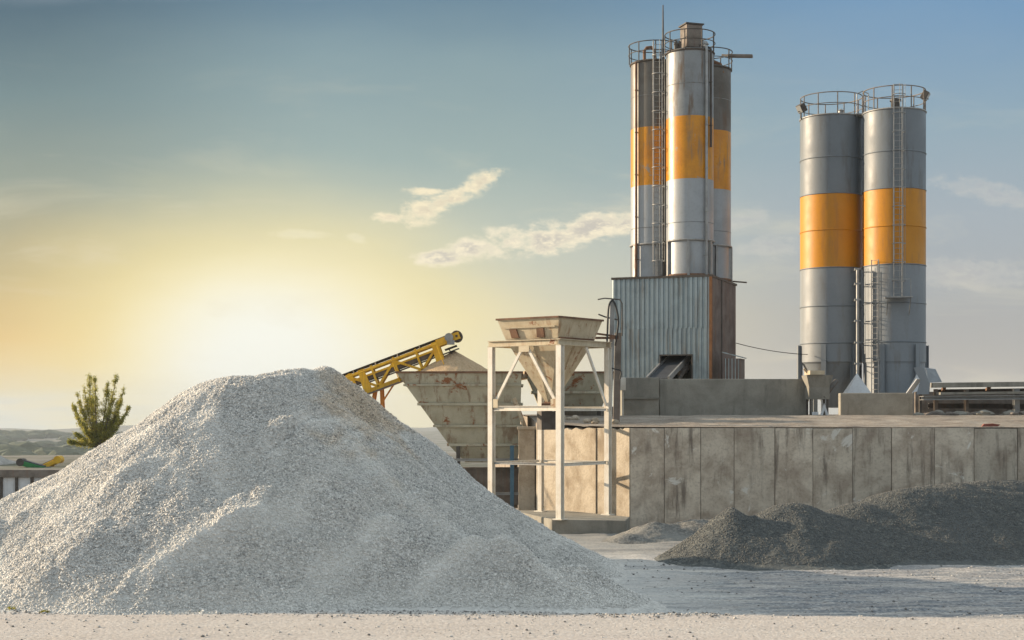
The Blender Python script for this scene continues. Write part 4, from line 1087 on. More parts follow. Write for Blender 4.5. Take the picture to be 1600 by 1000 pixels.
# silos on the tower
def tower_silo(cx, cy, r, z0, z1, zy0, zy1, label, top_mat, seed):
    t = thing('cement_silo', label, 'silo', (cx, cy, z0), 'rust-streaked silos on the corrugated tower')
    c = (cx, cy, 0); mb = MB()
    zs = z0 + 2.05
    prof = [(r * 0.955, z0), (r * 0.955, zs), (r, zs + 0.03), (r, zy0), (r, zy1), (r, z1 - 2.2), (r, z1), (r * 0.96, z1 + 0.05), (0.3, z1 + 0.28)]
    mb.lathe(c, prof, 64, True, [1, 1, 1, 2, 0, 0, 0, 0]); body = mb.build('shell', [top_mat, M['silo_pale'], M['silo_yellow_old']], t)
    for z in (zs, z1 - 0.04):
        mb = MB(); mb.tube(ringpts(c, r + 0.02, z, 48), 0.06, 6, True); mb.build('ring', M['dark_iron'] if z > z0 + 5 else M['steel'], t)
    for z in ((zy0 - 2.4), (zy1 + 1.8)):
        mb = MB(); mb.tube(ringpts(c, r + 0.002, z, 48), 0.018, 5, True); mb.build('seam', M['silo_grey'], t)
    for i in range(6):
        a_ = R(-100 + 60 * i + seed * 12)
        p_ = Vector((cx + (r + 0.03) * math.cos(a_), cy + (r + 0.03) * math.sin(a_), 0))
        mb = MB(); mb.beam(p_ + Vector((0, 0, z0)), p_ + Vector((0, 0, zs - 0.05)), 0.13, 0.13, up=(math.cos(a_), math.sin(a_), 0)); mb.build('support_leg', M['steel'], t)
    mb = MB()
    mb.tube(ringpts(c, r * 0.99, z0 + 0.1, 48), 0.09, 6, True); mb.build('base_ring', M['rust'], t)
    return t
r_s = 1.32
zr0 = ZR + 0.12
S1 = tower_silo(9.97, 82.5, r_s, zr0, at(0, 84, 82.5).z, at(0, 284, 82.5).z, at(0, 187, 82.5).z, 'front silo of the tower, grey with a broad worn yellow band, nearest the camera', M['silo_grey'], 0)
S2 = tower_silo(8.14, 84.5, r_s, zr0, at(0, 101, 84.5).z, at(0, 294, 84.5).z, at(0, 204, 84.5).z, 'left silo of the tower with dirty brown top and caged ladder', M['silo_dirty'], 1)
S3 = tower_silo(11.34, 85.2, r_s, zr0, at(0, 110, 85.2).z, at(0, 300, 85.2).z, at(0, 209, 85.2).z, 'right silo of the tower, mostly hidden behind the front one', M['silo_dirty'], 2)
z1 = at(0, 84, 82.5).z
guard(S1, (9.97, 82.5), r_s + 0.08, z1, 1.05, M['dark_iron'], 9, 0.2)
z2 = at(0, 101, 84.5).z
guard(S2, (8.14, 84.5), r_s + 0.12, z2, 1.05, M['dark_iron'], 9, 0.5)
z3 = at(0, 110, 85.2).z
guard(S3, (11.34, 85.2), r_s + 0.08, z3, 1.0, M['dark_iron'], 8, 0.1)
# filter box on the front silo
mb = MB(); mb.box((9.97 + 0.05, 82.3, z1 + 0.85), (0.95, 0.9, 1.25), R(18)); fb = mb.build('filter_box', M['brown_grey'], S1, bevel=0.02)
mb = MB(); mb.box((9.97 + 0.05, 82.3, z1 + 1.52), (1.1, 1.05, 0.07), R(18)); mb.build('box_lid', M['dark_iron'], fb)
for dx, r_ in ((-0.85, 0.11), (-0.65, 0.09), (0.72, 0.2)):
    mb = MB(); mb.lathe((9.97 + dx, 81.8, z1), [(r_, 0), (r_, 0.3), (r_ * 1.3, 0.34), (r_ * 0.8, 0.5), (0.02, 0.55)], 14); mb.build('vent', M['steel'] if r_ > 0.15 else M['dark_iron'], S1)
# bent pipes on the left silo
mb = MB(); c = Vector((8.14 - 0.35, 83.6, z2))
mb.tube([c + Vector((-0.28, -0.1, -4)), c + Vector((-0.28, -0.1, 0.55)), c + Vector((-0.15, -0.1, 0.72)), c + Vector((0.1, -0.1, 0.75)), c + Vector((0.28, -0.05, 0.6)), c + Vector((0.38, 0.1, -0.1))], 0.09, 10)
mb.build('inlet_pipe', M['rust'], S2)
mb = MB(); c = Vector((11.55, 84.2, z3)); mb.tube([c + Vector((-0.45, 0, -0.2)), c + Vector((-0.3, 0, 0.15)), c + Vector((0, 0, 0.25)), c + Vector((0.35, 0, 0.1)), c + Vector((0.5, 0, -0.4))], 0.12, 10); mb.build('inlet_pipe', M['rust'], S3)
# fill pipes
def fill_pipe(parent, px, cx, cy, r, Ya, z0, z1_, rad, mat, curl=0.0):
    # pipe on the camera side of the shell at image column px
    k = (px - 800) / F
    # walk down the ray until just outside the shell
    Y = cy - r - 0.6
    while (Vector((k * Y, Y)) - Vector((cx, cy))).length > r + rad + 0.05 and Y < cy: Y += 0.01
    x = k * Y; mb = MB()
    pts = [(x, Y, z0), (x, Y, z1_)]
    if curl: pts += [(x, Y + 0.05, z1_ + 0.15), (x - curl * 0.5, Y + 0.3, z1_ + 0.3), (x - curl, Y + 0.6, z1_ + 0.2)]
    mb.tube(pts, rad, 10); o = mb.build('fill_pipe', mat, parent)
    z = z0 + 1.2
    while z < z1_ - 0.3:
        mb = MB(); mb.tube(ringpts((x, Y), rad + 0.012, z, 12), 0.02, 5, True); mb.beam((x, Y, z), (x + (cx - x) * 0.15, Y + (cy - Y) * 0.15, z), 0.05, 0.05); mb.build('clamp', mat, o); z += 2.4
    return x, Y
fill_pipe(S1, 1104, 9.97, 82.5, r_s, 0, zr0, z1 - 0.05, 0.075, M['steel'], 0.25)
fill_pipe(S1, 1111, 9.97, 82.5, r_s, 0, at(0, 232, 82).z, z1 - 0.1, 0.06, M['dark_iron'], 0.2)
fill_pipe(S2, 994, 8.14, 84.5, r_s, 0, zr0, z2 - 0.05, 0.07, M['rust'])
fill_pipe(S2, 1037, 8.14, 84.5, r_s, 0, zr0, z2 + 0.1, 0.05, M['dark_iron'])
ladder(S2, (8.14, 84.5), r_s, math.atan2(-1.0, 0.05), zr0 + 0.3, z2 + 1.0, M['steel'], (zr0 + 1.0, z2 + 0.9))
# lower front cross frame on the silo skirts
mb = MB(); zc = zr0 + 2.05
mb.beam((9.97 - 1.42, 82.5 - 0.25, zc), (8.14 + 0.7, 83.35, zc), 0.08, 0.08); mb.build('tie_bar', M['dark_iron'], S2)
# antenna mast and lamp arm
mb = MB(); p = at(1036, 0, 83.3); pt = at(1036, 8, 83.3)
mb.tube([(p.x, p.y, z2 - 3.0), (p.x, p.y, z2 + 1.2), (p.x, p.y, pt.z)], [0.07, 0.055, 0.03], 8); mb.box((p.x, p.y, z2 - 1.0), (0.18, 0.4, 0.1)); mb.box((p.x, p.y, z2 - 2.6), (0.18, 0.4, 0.1))
o = mb.build('antenna_mast', M['dark_iron'], None, origin=(p.x, p.y, z2 - 3)); tag(o, 'thin dark antenna mast rising between the tower silos', 'antenna')
la = thing('lamp_arm', 'dark floodlight arm sticking out to the right of the tower top', 'lamp', tuple(at(1140, 88, 84.6)))
mb = MB(); mb.beam(at(1128, 86, 85.0), at(1150, 87, 84.3), 0.07, 0.1); mb.build('arm', M['dark_iron'], la)
mb = MB(); mb.beam(at(1137, 87.3, 84.4), at(1176, 87.8, 84.0), 0.3, 0.17); mb.build('lamp_housing', M['brown_grey'], la, bevel=0.03)
# a small lean-to shed by the tower
sh = thing('small_shed', 'little grey corrugated shed with sloping roof, right of the corrugated building', 'shed', tuple(at(1150, 0, 79.5).xy) + (4.4,))
A_ = at(1131, 0, 79.8); zA = at(0, 560, 79.6).z
dA, dB = Vector((0.50, -0.12, 0)) * 1.7, Vector((0.35, 1.0, 0)) * 1.3
Q = [A_.xy.to_3d(), A_.xy.to_3d() + dA, A_.xy.to_3d() + dA + dB * 1.0, A_.xy.to_3d() + dB]
mb = MB(); mb.prism([(p.x, p.y) for p in Q], 4.3, zA); mb.build('wall', M['galv_rust'], sh)
for k in range(5):
    p_ = Q[0] + (Q[1] - Q[0]) * ((k + 0.5) / 5); mb = MB(); mb.beam(p_ + Vector((0, -0.02, 4.3)), p_ + Vector((0, -0.02, zA)), 0.04, 0.04); mb.build('rib', M['galv'], sh)
mb = MB(); hz = Vector((0, 0, 0.42))
mb.extrude([Q[0] + Vector((-0.12, -0.12, zA + 0.02)) + hz * 0.7, Q[1] + Vector((0.12, -0.12, zA + 0.02)) , Q[2] + Vector((0.12, 0.12, zA + 0.02)), Q[3] + Vector((-0.12, 0.12, zA + 0.02)) + hz * 0.7], (0, 0, 0.06)); mb.build('roof', M['galv'], sh)

# ------------------------------------------------------------------ right pair of silos
def new_silo(px, Y, label, ztop_px, seams, band, legs, skirt=False):
    cx = (px - 800) / F * Y; r = 48.0 / F * Y; c = (cx, Y, 0)
    Yn = Y - 0.0
    z_ = lambda y: at(0, y, Y - r * 0.0).z
    t = thing('storage_silo', label, 'silo', (cx, Y, 4.4), 'pair of clean silos on the right')
    zt = z_(ztop_px); zb = z_(567)
    mb = MB()
    mb.lathe(c, [(r * 0.975 if skirt else 0.45, 4.45 if skirt else 4.9), (r * (0.975 if skirt else 0.93), zb - 0.1), (r * 0.985, zb), (r, zb + 0.02), (r, z_(band[1])), (r, z_(band[0])), (r, zt), (r - 0.06, zt + 0.05), (0.2, zt + 0.22)], 72, True, [2, 2, 2, 2, 1, 0, 0, 0])
    mb.build('shell', [M['silo_grey_new'], M['silo_yellow_new'], M['silo_pale_new']], t)
    for y in seams:
        mb = MB(); mb.tube(ringpts(c, r + 0.005, z_(y), 60), 0.035, 6, True); mb.build('seam', M['silo_yellow_new'] if band[0] + 4 < y < band[1] - 4 else M['silo_grey_new'], t)
    mb = MB(); mb.tube(ringpts(c, r + 0.01, zt, 60), 0.05, 6, True); mb.build('rim', M['steel'], t)
    for a_ in legs:
        p_ = Vector((cx + (r + 0.06) * math.cos(R(a_)), Y + (r + 0.06) * math.sin(R(a_)), 0))
        mb = MB(); mb.ibeam(p_ + Vector((0, 0, 4.3)), p_ + Vector((0, 0, z_(540))), 0.28, 0.28, up=(math.cos(R(a_)), math.sin(R(a_)), 0))
        mb.box(p_ + Vector((0, 0, 4.42)), (0.5, 0.5, 0.05), R(a_)); mb.build('leg', M['silo_pale_new'], t)
    return t, cx, Y, r, zt
T1, x1_, y1_, r1_, zt1 = new_silo(1299, 87.4, 'left silo of the right-hand pair, grey with a clean yellow band', 187, (252, 308, 364, 422, 481, 538), (308, 422), (182, 245, 300, 20, 110))
T2, x2_, y2_, r2_, zt2 = new_silo(1397, 85.2, 'right silo of the right-hand pair with a tall caged ladder on its front', 178, (243, 300, 358, 417, 476, 536), (300, 417), (297, 236, 0, 60, 130), skirt=True)
guard(T1, (x1_, y1_), r1_ - 0.02, zt1 + 0.03, 1.25, M['brown_grey'], 10, 0.3)
guard(T2, (x2_, y2_), r2_ - 0.02, zt2 + 0.03, 1.25, M['brown_grey'], 10, 0.0)
mb = MB(); mb.lathe((x2_ - 0.05, y2_ - 0.5, zt2 + 0.1), [(0.26, 0), (0.26, 0.5), (0.32, 0.52), (0.32, 0.62), (0.05, 0.68)], 20); mb.build('filter_cap', M['dark_iron'], T2)
mb = MB(); mb.lathe((x1_ + 0.5, y1_ - 0.3, zt1 + 0.1), [(0.16, 0), (0.16, 0.35), (0.2, 0.37), (0.04, 0.48)], 16); mb.build('vent', M['steel'], T1)
ang2 = math.atan2(-y2_, (1387 - 800) / F * 83.5 - x2_)
ang2 = R(262)
ladder(T2, (x2_, y2_), r2_, ang2, at(0, 463, 83.4).z, zt2 + 1.3, M['steel'], (at(0, 440, 83.4).z, zt2 + 1.2))
# rest platform
zp = at(0, 465, 83.2).z; rd = Vector((math.cos(ang2), math.sin(ang2), 0)); tg = Vector((-rd.y, rd.x, 0)); oc = Vector((x2_, y2_, 0)) + rd * (r2_ + 0.42)
mb = MB(); mb.box(oc + Vector((0, 0, zp)), (0.85, 1.45, 0.07), ang2); pl = mb.build('rest_platform', M['steel'], T2)
mb = MB()
for s in (-0.62, 0.62):
    mb.beam(oc + tg * s + rd * 0.35 + Vector((0, 0, zp - 0.05)), Vector((x2_, y2_, 0)) + rd * (r2_ + 0.0) + tg * s + Vector((0, 0, zp - 0.95)), 0.05, 0.06)
    mb.beam(oc + tg * s + rd * 0.38 + Vector((0, 0, zp)), oc + tg * s + rd * 0.38 + Vector((0, 0, zp + 1.0)), 0.04, 0.04)
mb.beam(oc + tg * -0.62 + rd * 0.38 + Vector((0, 0, zp + 1.0)), oc + tg * 0.62 + rd * 0.38 + Vector((0, 0, zp + 1.0)), 0.04, 0.04)
mb.build('platform_bracket', M['steel'], pl)
# second ladder and fill pipe between the silos
ang3 = R(223)
ladder(T2, (x2_, y2_), r2_, ang3, 4.5, at(0, 405, 83.6).z, M['steel'], (at(0, 560, 83.6).z, at(0, 420, 83.6).z))
fxp = at(1340, 0, 84.4)
mb = MB(); zt_ = at(0, 420, 84.4).z
mb.tube([(fxp.x, fxp.y, 4.6), (fxp.x, fxp.y, zt_)], 0.085, 10); mb.build('fill_pipe', M['steel'], T1)
for y in (420, 443, 468, 501, 535, 568):
    z = at(0, y, 84.4).z; mb = MB(); mb.box((fxp.x, fxp.y + 0.02, z), (0.34, 0.12, 0.09)); mb.beam((fxp.x, fxp.y, z), (fxp.x + 0.02, fxp.y + 1.4, z), 0.05, 0.05); mb.build('pipe_clamp', M['steel'], T1)
# floodlights
def flood(px, py, Y, sg, label, zt):
    p = at(px, py, Y)
    t = thing('floodlight', label, 'floodlight', tuple(p), 'floodlights on the silo rims')
    mb = MB(); mb.tube([(p.x, p.y, zt - 0.1), (p.x, p.y, p.z - 0.1)], 0.03, 6); mb.beam((p.x - 0.2, p.y, p.z - 0.1), (p.x + 0.2, p.y, p.z - 0.1), 0.05, 0.04); mb.build('bracket', M['dark_iron'], t)
    mb = MB(); c = p + Vector((0, 0, 0.1)); ax = Vector((sg * 0.8, -0.35, -0.5)).normalized()
    mb.beam(c - ax * 0.2, c + ax * 0.16, 0.52, 0.5); mb.build('housing', M['dark_iron'], t, bevel=0.04)
    mb = MB(); mb.beam(c + ax * 0.162, c + ax * 0.175, 0.44, 0.42); mb.build('glass', M['glass'], t)
flood(1252, 172, 87.0, -1, 'dark floodlight on the left rim of the right-hand silo pair', zt1)
flood(1446, 152, 85.0, 1, 'dark floodlight on the right rim of the right-hand silo pair', zt2)
# bridge between the two rims
mb = MB(); za_ = (zt1 + zt2) / 2
for px in (1339, 1357):
    p_ = at(px, 0, 85.8); mb.tube([(p_.x, p_.y, za_ - 0.1), (p_.x, p_.y, za_ + 1.25)], 0.03, 6)
p_, q_ = at(1339, 0, 85.8), at(1357, 0, 85.8)
mb.tube([(p_.x, p_.y, za_ + 1.25), ((p_.x + q_.x) / 2, p_.y, za_ + 1.4), (q_.x, q_.y, za_ + 1.25)], 0.03, 6); mb.box(((p_.x + q_.x) / 2, p_.y + 0.5, za_ + 0.05), (0.9, 1.3, 0.06))
mb.build('walkway', M['steel'], T1)

# ------------------------------------------------------------------ low walls and plant on the platform
def slab(name, pts, z0, z1, mat, label, cat, group=None, org=None, bevel=0.03):
    mb = MB(); mb.prism([(p.x, p.y) for p in pts], z0, z1)
    c = sum((Vector((p.x, p.y, 0)) for p in pts), Vector()) / len(pts); c.z = z0
    o = mb.build(name, mat, None, bevel=bevel, origin=c); tag(o, label, cat, group); return o
def strip(pxa, Ya, pxb, Yb, th):
    a, b = at(pxa, 0, Ya), at(pxb, 0, Yb); return [a, b, b + Vector((0, th, 0)), a + Vector((0, th, 0))]
zP = at(0, 592, 74).z
slab('concrete_block', strip(972, 73.2, 1029.5, 73.2, 1.2), 4.2, at(0, 590, 73.2).z, M['block'], 'greenish concrete block at the left end of the low parapet, below the corrugated building', 'concrete block')
slab('parapet_wall', strip(1030.5, 74.0, 1262, 74.0, 0.4), 4.2, zP, M['block'], 'long low concrete parapet in front of the corrugated building', 'wall')
mb = MB(); a, b = at(965, 0, 73.0), at(1031, 0, 73.0)
# ledge on the block
mb.beam(Vector((a.x + 0.3, 73.15, 5.33)), Vector((b.x, 73.15, 5.33)), 0.1, 0.08); lo = mb.build('ledge_strip', M['block'], None, origin=(a.x, 73.1, 5.3)); tag(lo, 'narrow ledge across the greenish concrete block', 'ledge')
slab('low_wall', strip(1313, 76.0, 1427, 74.8, 0.5), 4.2, at(0, 614, 75.5).z, M['block'], 'low concrete wall in front of the right-hand silo pair', 'wall')
slab('bin_wall', strip(866, 72.4, 968, 72.6, 0.4), 4.0, at(0, 640, 72.4).z + 0.15, M['block'], 'short low concrete wall between the hopper frame and the block', 'wall')
# broken rubble on the platform edge under the hopper
rnd = random.Random(5)
for i in range(9):
    x = rnd.uniform(2.2, 4.6); y = 66.5 - (x - 2.0) * 1.6 + rnd.uniform(0.2, 1.6); r = rnd.uniform(0.10, 0.24)
    bm = bmesh.new(); bmesh.ops.create_icosphere(bm, subdivisions=2, radius=r)
    for v in bm.verts: v.co *= 1 + 0.35 * noise.noise(v.co * 6 + Vector((i * 3.1, 0, 0))); v.co.z *= 0.7
    me = bpy.data.meshes.new('rubble_stone'); bm.to_mesh(me); bm.free(); me.materials.append(M['concrete_bare'])
    o = bpy.data.objects.new('rubble_stone', me); scene.collection.objects.link(o); o.location = (x, y, plat_z(x, y) + r * 0.35)
    tag(o, 'one of the lumps of broken concrete on the edge above the sunlit side wall', 'rubble', 'broken concrete lumps on the edge above the side wall')

# cable pole beside the frame
cp = thing('service_pole', 'leaning service pole with black hoses, between the hopper and the corrugated building', 'pole', (at(955, 0, 63.0).x, 63.6, 3.9))
mb = MB(); b0, t0 = at(952, 655, 63.4), at(957, 470, 63.4)
mb.beam(Vector((b0.x, 63.4, 3.9)), t0, 0.2, 0.2); mb.build('post', M['steel'], cp)
mb = MB(); mb.beam(Vector((b0.x + 0.32, 63.8, 3.9)), at(966, 520, 63.8), 0.28, 0.2); mb.build('post', M['brown_grey'], cp)
mb = MB(); mb.tube([at(934, 468, 63.3), at(945, 466, 63.3), at(968, 468, 63.4), at(972, 474, 63.4), at(972, 525, 63.5)], 0.03, 6)
mb.tube([at(935, 491, 63.3), at(945, 495, 63.3), at(966, 500, 63.4)], 0.035, 6); mb.build('cross_arm', M['dark_iron'], cp)
def hose(pts, r=0.045):
    # smooth the polyline
    P = [Vector(p) for p in pts]; out = []
    for i in range(len(P) - 1):
        p0, p1, p2, p3 = P[max(i - 1, 0)], P[i], P[i + 1], P[min(i + 2, len(P) - 1)]
        for k in range(6):
            t = k / 6; out.append(0.5 * ((2 * p1) + (p2 - p0) * t + (2 * p0 - 5 * p1 + 4 * p2 - p3) * t * t + (3 * p1 - p0 - 3 * p2 + p3) * t ** 3))
    out.append(P[-1]); mb = MB(); mb.tube(out, r, 8); return mb
hose([at(957, 468, 63.2), at(951, 480, 63.1), at(949, 520, 63.0), at(948, 560, 63.0), at(951, 582, 63.0), at(955, 586, 63.1)]).build('hose', M['rubber'], cp)
hose([at(957, 468, 63.2), at(962, 478, 63.1), at(966, 498, 63.1), at(965, 515, 63.1), at(961, 540, 63.2)]).build('hose', M['rubber'], cp)
hose([at(955, 575, 63.1), at(962, 577, 63.1), at(970, 580, 63.1), at(969, 592, 63.1)], 0.03).build('hose', M['rubber'], cp)
mb = MB(); mb.beam(at(930, 521, 62.9), at(966, 526, 63.2), 0.08, 0.08); mb.beam(at(930, 528, 62.9), at(966, 528, 63.2), 0.08, 0.1); mb.build('support_bar', M['rust'], cp)
# box with light face
p = at(973, 590, 71.5)
mb = MB(); mb.box((p.x, p.y, at(0, 600, 71.5).z), (0.28, 0.2, 0.62)); mb.tube([(p.x, p.y, at(0, 610, 71.5).z), (p.x, p.y, 4.3)], 0.04, 8)
o = mb.build('junction_box', M['cream_clean'], None, bevel=0.02, origin=(p.x, p.y, 4.3)); tag(o, 'small cream junction box at the left end of the greenish block', 'junction box')

# feed hopper and screw at the foot of the left new silo
fh = thing('receiving_hopper', 'grey receiving hopper with pale top at the foot of the right-hand silos', 'hopper', tuple(at(1278, 0, 73.2).xy) + (4.4,))
c = at(1277, 0, 73.4); z_a, z_b, z_c, z_d = at(0, 574, 73.2).z, at(0, 588, 73.2).z, at(0, 624, 73.2).z, 4.4
def sqz(k, z): return [Vector((c.x + sx * k, 73.4 + sy * k, z)) for sx, sy in ((-1, -1), (1, -1), (1, 1), (-1, 1))]
mb = MB(); mb.shell(sqz(0.66, z_b + 0.05), sqz(0.50, z_b - 0.55), 0.04); mb.box((c.x, 73.4, (z_b - 0.55 + z_c) / 2), (1.02, 1.0, z_b - 0.55 - z_c)); mb.build('body', M['block'], fh)
mb = MB(); mb.box((c.x - 0.22, 73.0, z_b + 0.17), (0.75, 0.8, 0.2), 0.15); mb.beam(at(1256, 576, 73.0), at(1268, 590, 73.0), 0.1, 0.1); mb.build('lid', M['cream'], fh)
for sx in (-0.42, 0.42):
    for sy in (-0.4, 0.4):
        mb = MB(); mb.beam((c.x + sx, 73.4 + sy, 4.35), (c.x + sx * 1.0, 73.4 + sy, z_c), 0.09, 0.09); mb.build('leg', M['dark_iron'], fh)
mb = MB(); mb.tube([at(1286, 622, 73.0), at(1298, 606, 73.4), at(1306, 596, 74.2)], 0.14, 10); mb.build('screw_tube', M['dark_iron'], fh)
mb = MB(); mb.extrude([at(1281, 652, 72.9), at(1288, 630, 72.9), at(1296, 652, 72.9), at(1292, 652, 72.9), at(1288, 640, 72.9), at(1285, 652, 72.9)], (0, 0.1, 0)); mb.box(at(1273, 648, 73.0), (0.3, 0.3, 0.28)); mb.build('stand', M['white_sheet'], fh)
mb = MB(); mb.lathe((at(1262, 0, 74.9).x, 74.9, at(0, 600, 74.9).z), [(0.05, -0.9), (0.2, -0.2), (0.22, 0.25), (0.22, 0.4)], 14); mb.build('side_valve', M['cream'], fh)

# pale cone covers under the silos
for px, py0, py1, hw, lb in ((1343, 588, 615, 19, 'white pointed sheet-metal cover at the foot of the lower ladder'), (1437, 590, 615, 13, 'pale slanting cover right of the right-hand silo legs')):
    Y = 80.5; a, b, t_ = at(px - hw, py1, Y), at(px + hw, py1, Y), at(px, py0, Y)
    bot = 4.4
    cc = Vector(((a.x + b.x) / 2, Y + 0.5, 0)); w2 = (b.x - a.x) / 2
    mb = MB(); mb.add([(a.x, Y, a.z), (b.x, Y, a.z), (b.x, Y + 1.2, a.z), (a.x, Y + 1.2, a.z), (t_.x, Y + 0.6, t_.z + 0.2), (a.x, Y, bot), (b.x, Y, bot), (b.x, Y + 1.2, bot), (a.x, Y + 1.2, bot)],
                       [(0, 1, 4), (1, 2, 4), (2, 3, 4), (3, 0, 4), (5, 6, 1, 0), (6, 7, 2, 1), (7, 8, 3, 2), (8, 5, 0, 3)])
    o = mb.build('sheet_cover', M['white_sheet'], None, origin=(cc.x, cc.y, bot)); tag(o, lb, 'cover')

# plough-like grey chute and long girders at the right
gc = thing('grey_chute', 'folded grey steel chute leaning at the left end of the long girders', 'chute', tuple(at(1446, 0, 74.0).xy) + (4.4,))
def plate(pts, Y, th, nm, mat, par):
    mb = MB(); mb.extrude([at(x, y, Y) for x, y in pts], (0.06, th, 0)); return mb.build(nm, mat, par)
plate([(1427, 574), (1443, 574), (1452, 598), (1451, 616), (1432, 616), (1438, 594)], 73.6, 0.08, 'plate', M['silo_pale_new'], gc)
mb = MB(); mb.extrude([at(1446, 575, 74.0), at(1462, 577, 75.0), at(1472, 597, 75.0), at(1452, 598, 74.0)], (0, 0.06, 0.02)); mb.build('plate', M['silo_pale_new'], gc)
mb = MB(); mb.beam(at(1420, 614, 74.2), at(1436, 592, 73.8), 0.5, 0.05); mb.build('plate', M['white_sheet'], gc)
mb = MB(); mb.beam(at(1438, 600, 73.9), Vector((at(1438, 0, 73.9).x, 73.9, 4.4)), 0.12, 0.12); mb.build('prop', M['dark_iron'], gc)
gd = thing('steel_girders', 'long flat stack of dusty slabs and rusty girders on the right end of the platform', 'girder', tuple(at(1530, 0, 74.5).xy) + (4.4,))
def gb(xa, ya, xb, yb, Ya, Yb, wd, ht, mat, nm='girder', ib=True):
    mb = MB(); (mb.ibeam if ib else mb.beam)(at(xa, ya, Ya), at(xb, yb, Yb), wd, ht); return mb.build(nm, mat, gd)
gb(1456, 602, 1600 + 110, 599, 73.8, 73.8, 0.5, 0.24, M['block'], 'slab', False)
gb(1462, 613, 1600 + 110, 610, 75.2, 75.2, 0.3, 0.3, M['dark_iron'])
gb(1440, 622, 1600 + 110, 620, 73.4, 73.4, 0.7, 0.2, M['steel'], 'girder', True)
gb(1450, 634, 1600 + 110, 636, 74.6, 74.6, 0.36, 0.26, M['dark_iron'])
for px in (1462, 1510, 1588, 1650):
    mb = MB(); p_ = at(px, 0, 73.9); mb.ibeam(Vector((p_.x, 73.9, 4.4)), Vector((p_.x, 73.9, at(0, 608, 73.9).z)), 0.26 if px == 1588 else 0.16, 0.26, up=(0, 1, 0)); mb.build('stub_post', M['steel'] if px == 1588 else M['brown_grey'], gd)
for px in (1475, 1545, 1612):
    mb = MB(); p_ = at(px, 0, 73.9); zq = at(0, 606, 74).z; mb.beam(Vector((p_.x, 73.8, zq)), Vector((p_.x + 0.3, 75.2, zq - 0.1)), 0.14, 0.14); mb.build('cross_piece', M['rust'], gd)
slab('sill_wall', strip(1430, 76.4, 1710, 76.4, 0.4), 4.2, at(0, 612, 76.4).z, M['brown_grey'], 'dark low wall behind the steel girders', 'wall')
gb(1466, 615, 1600 + 110, 612, 73.4, 73.4, 0.8, 0.12, M['block'], 'slab', False)
for i in range(16):
    px = 1432 + i * 12 + rnd.uniform(-4, 4); Yr = rnd.uniform(72.0, 73.0); r = rnd.uniform(0.14, 0.34); p = at(px, 0, Yr)
    bm = bmesh.new(); bmesh.ops.create_icosphere(bm, subdivisions=2, radius=r)
    for v in bm.verts: v.co *= 1 + 0.4 * noise.noise(v.co * 5 + Vector((i * 2.7, 4, 0))); v.co.z *= 0.65; v.co.x *= 1.5
    me = bpy.data.meshes.new('rubble_lump'); bm.to_mesh(me); bm.free(); me.materials.append(M['brown_grey'] if i % 3 else M['block'])
    o = bpy.data.objects.new('rubble_lump', me); scene.collection.objects.link(o); o.location = (p.x, Yr, plat_z(p.x, Yr) + r * 0.25)
    tag(o, 'one of the brown-grey rubble lumps lying along the foot of the slab and girder stack', 'rubble', 'rubble lumps along the girder stack')
# red scrap on the wall edge
p = at(1544, 0, 59.5); zz = plat_z(p.x, 59.3)
mb = MB(); mb.extrude([(p.x - 0.34, 59.2, zz + 0.01), (p.x + 0.3, 59.25, zz + 0.01), (p.x + 0.42, 59.25, zz + 0.09), (p.x + 0.1, 59.2, zz + 0.14), (p.x - 0.25, 59.2, zz + 0.12)], (0.05, 0.3, 0))
o = mb.build('red_scrap', surf('faded_red', (0.32, 0.10, 0.07), (0.2, 0.08, 0.06), 2, 0.6, rough=0.8), None, origin=(p.x, 59.3, zz)); tag(o, 'small flat piece of faded red scrap on the retaining wall edge', 'scrap')

# overhead cable
mb = MB(); a, b = at(1150, 536, 85.0), at(1262, 554, 86.2); pts = []
for i in range(13):
    t = i / 12; q = a.lerp(b, t); q.z -= 0.12 * 4 * t * (1 - t); pts.append(q)
mb.tube(pts, 0.022, 6); o = mb.build('overhead_cable', M['rubber'], None, origin=a); tag(o, 'thin cable sagging from the corrugated building to the right-hand silos', 'cable')

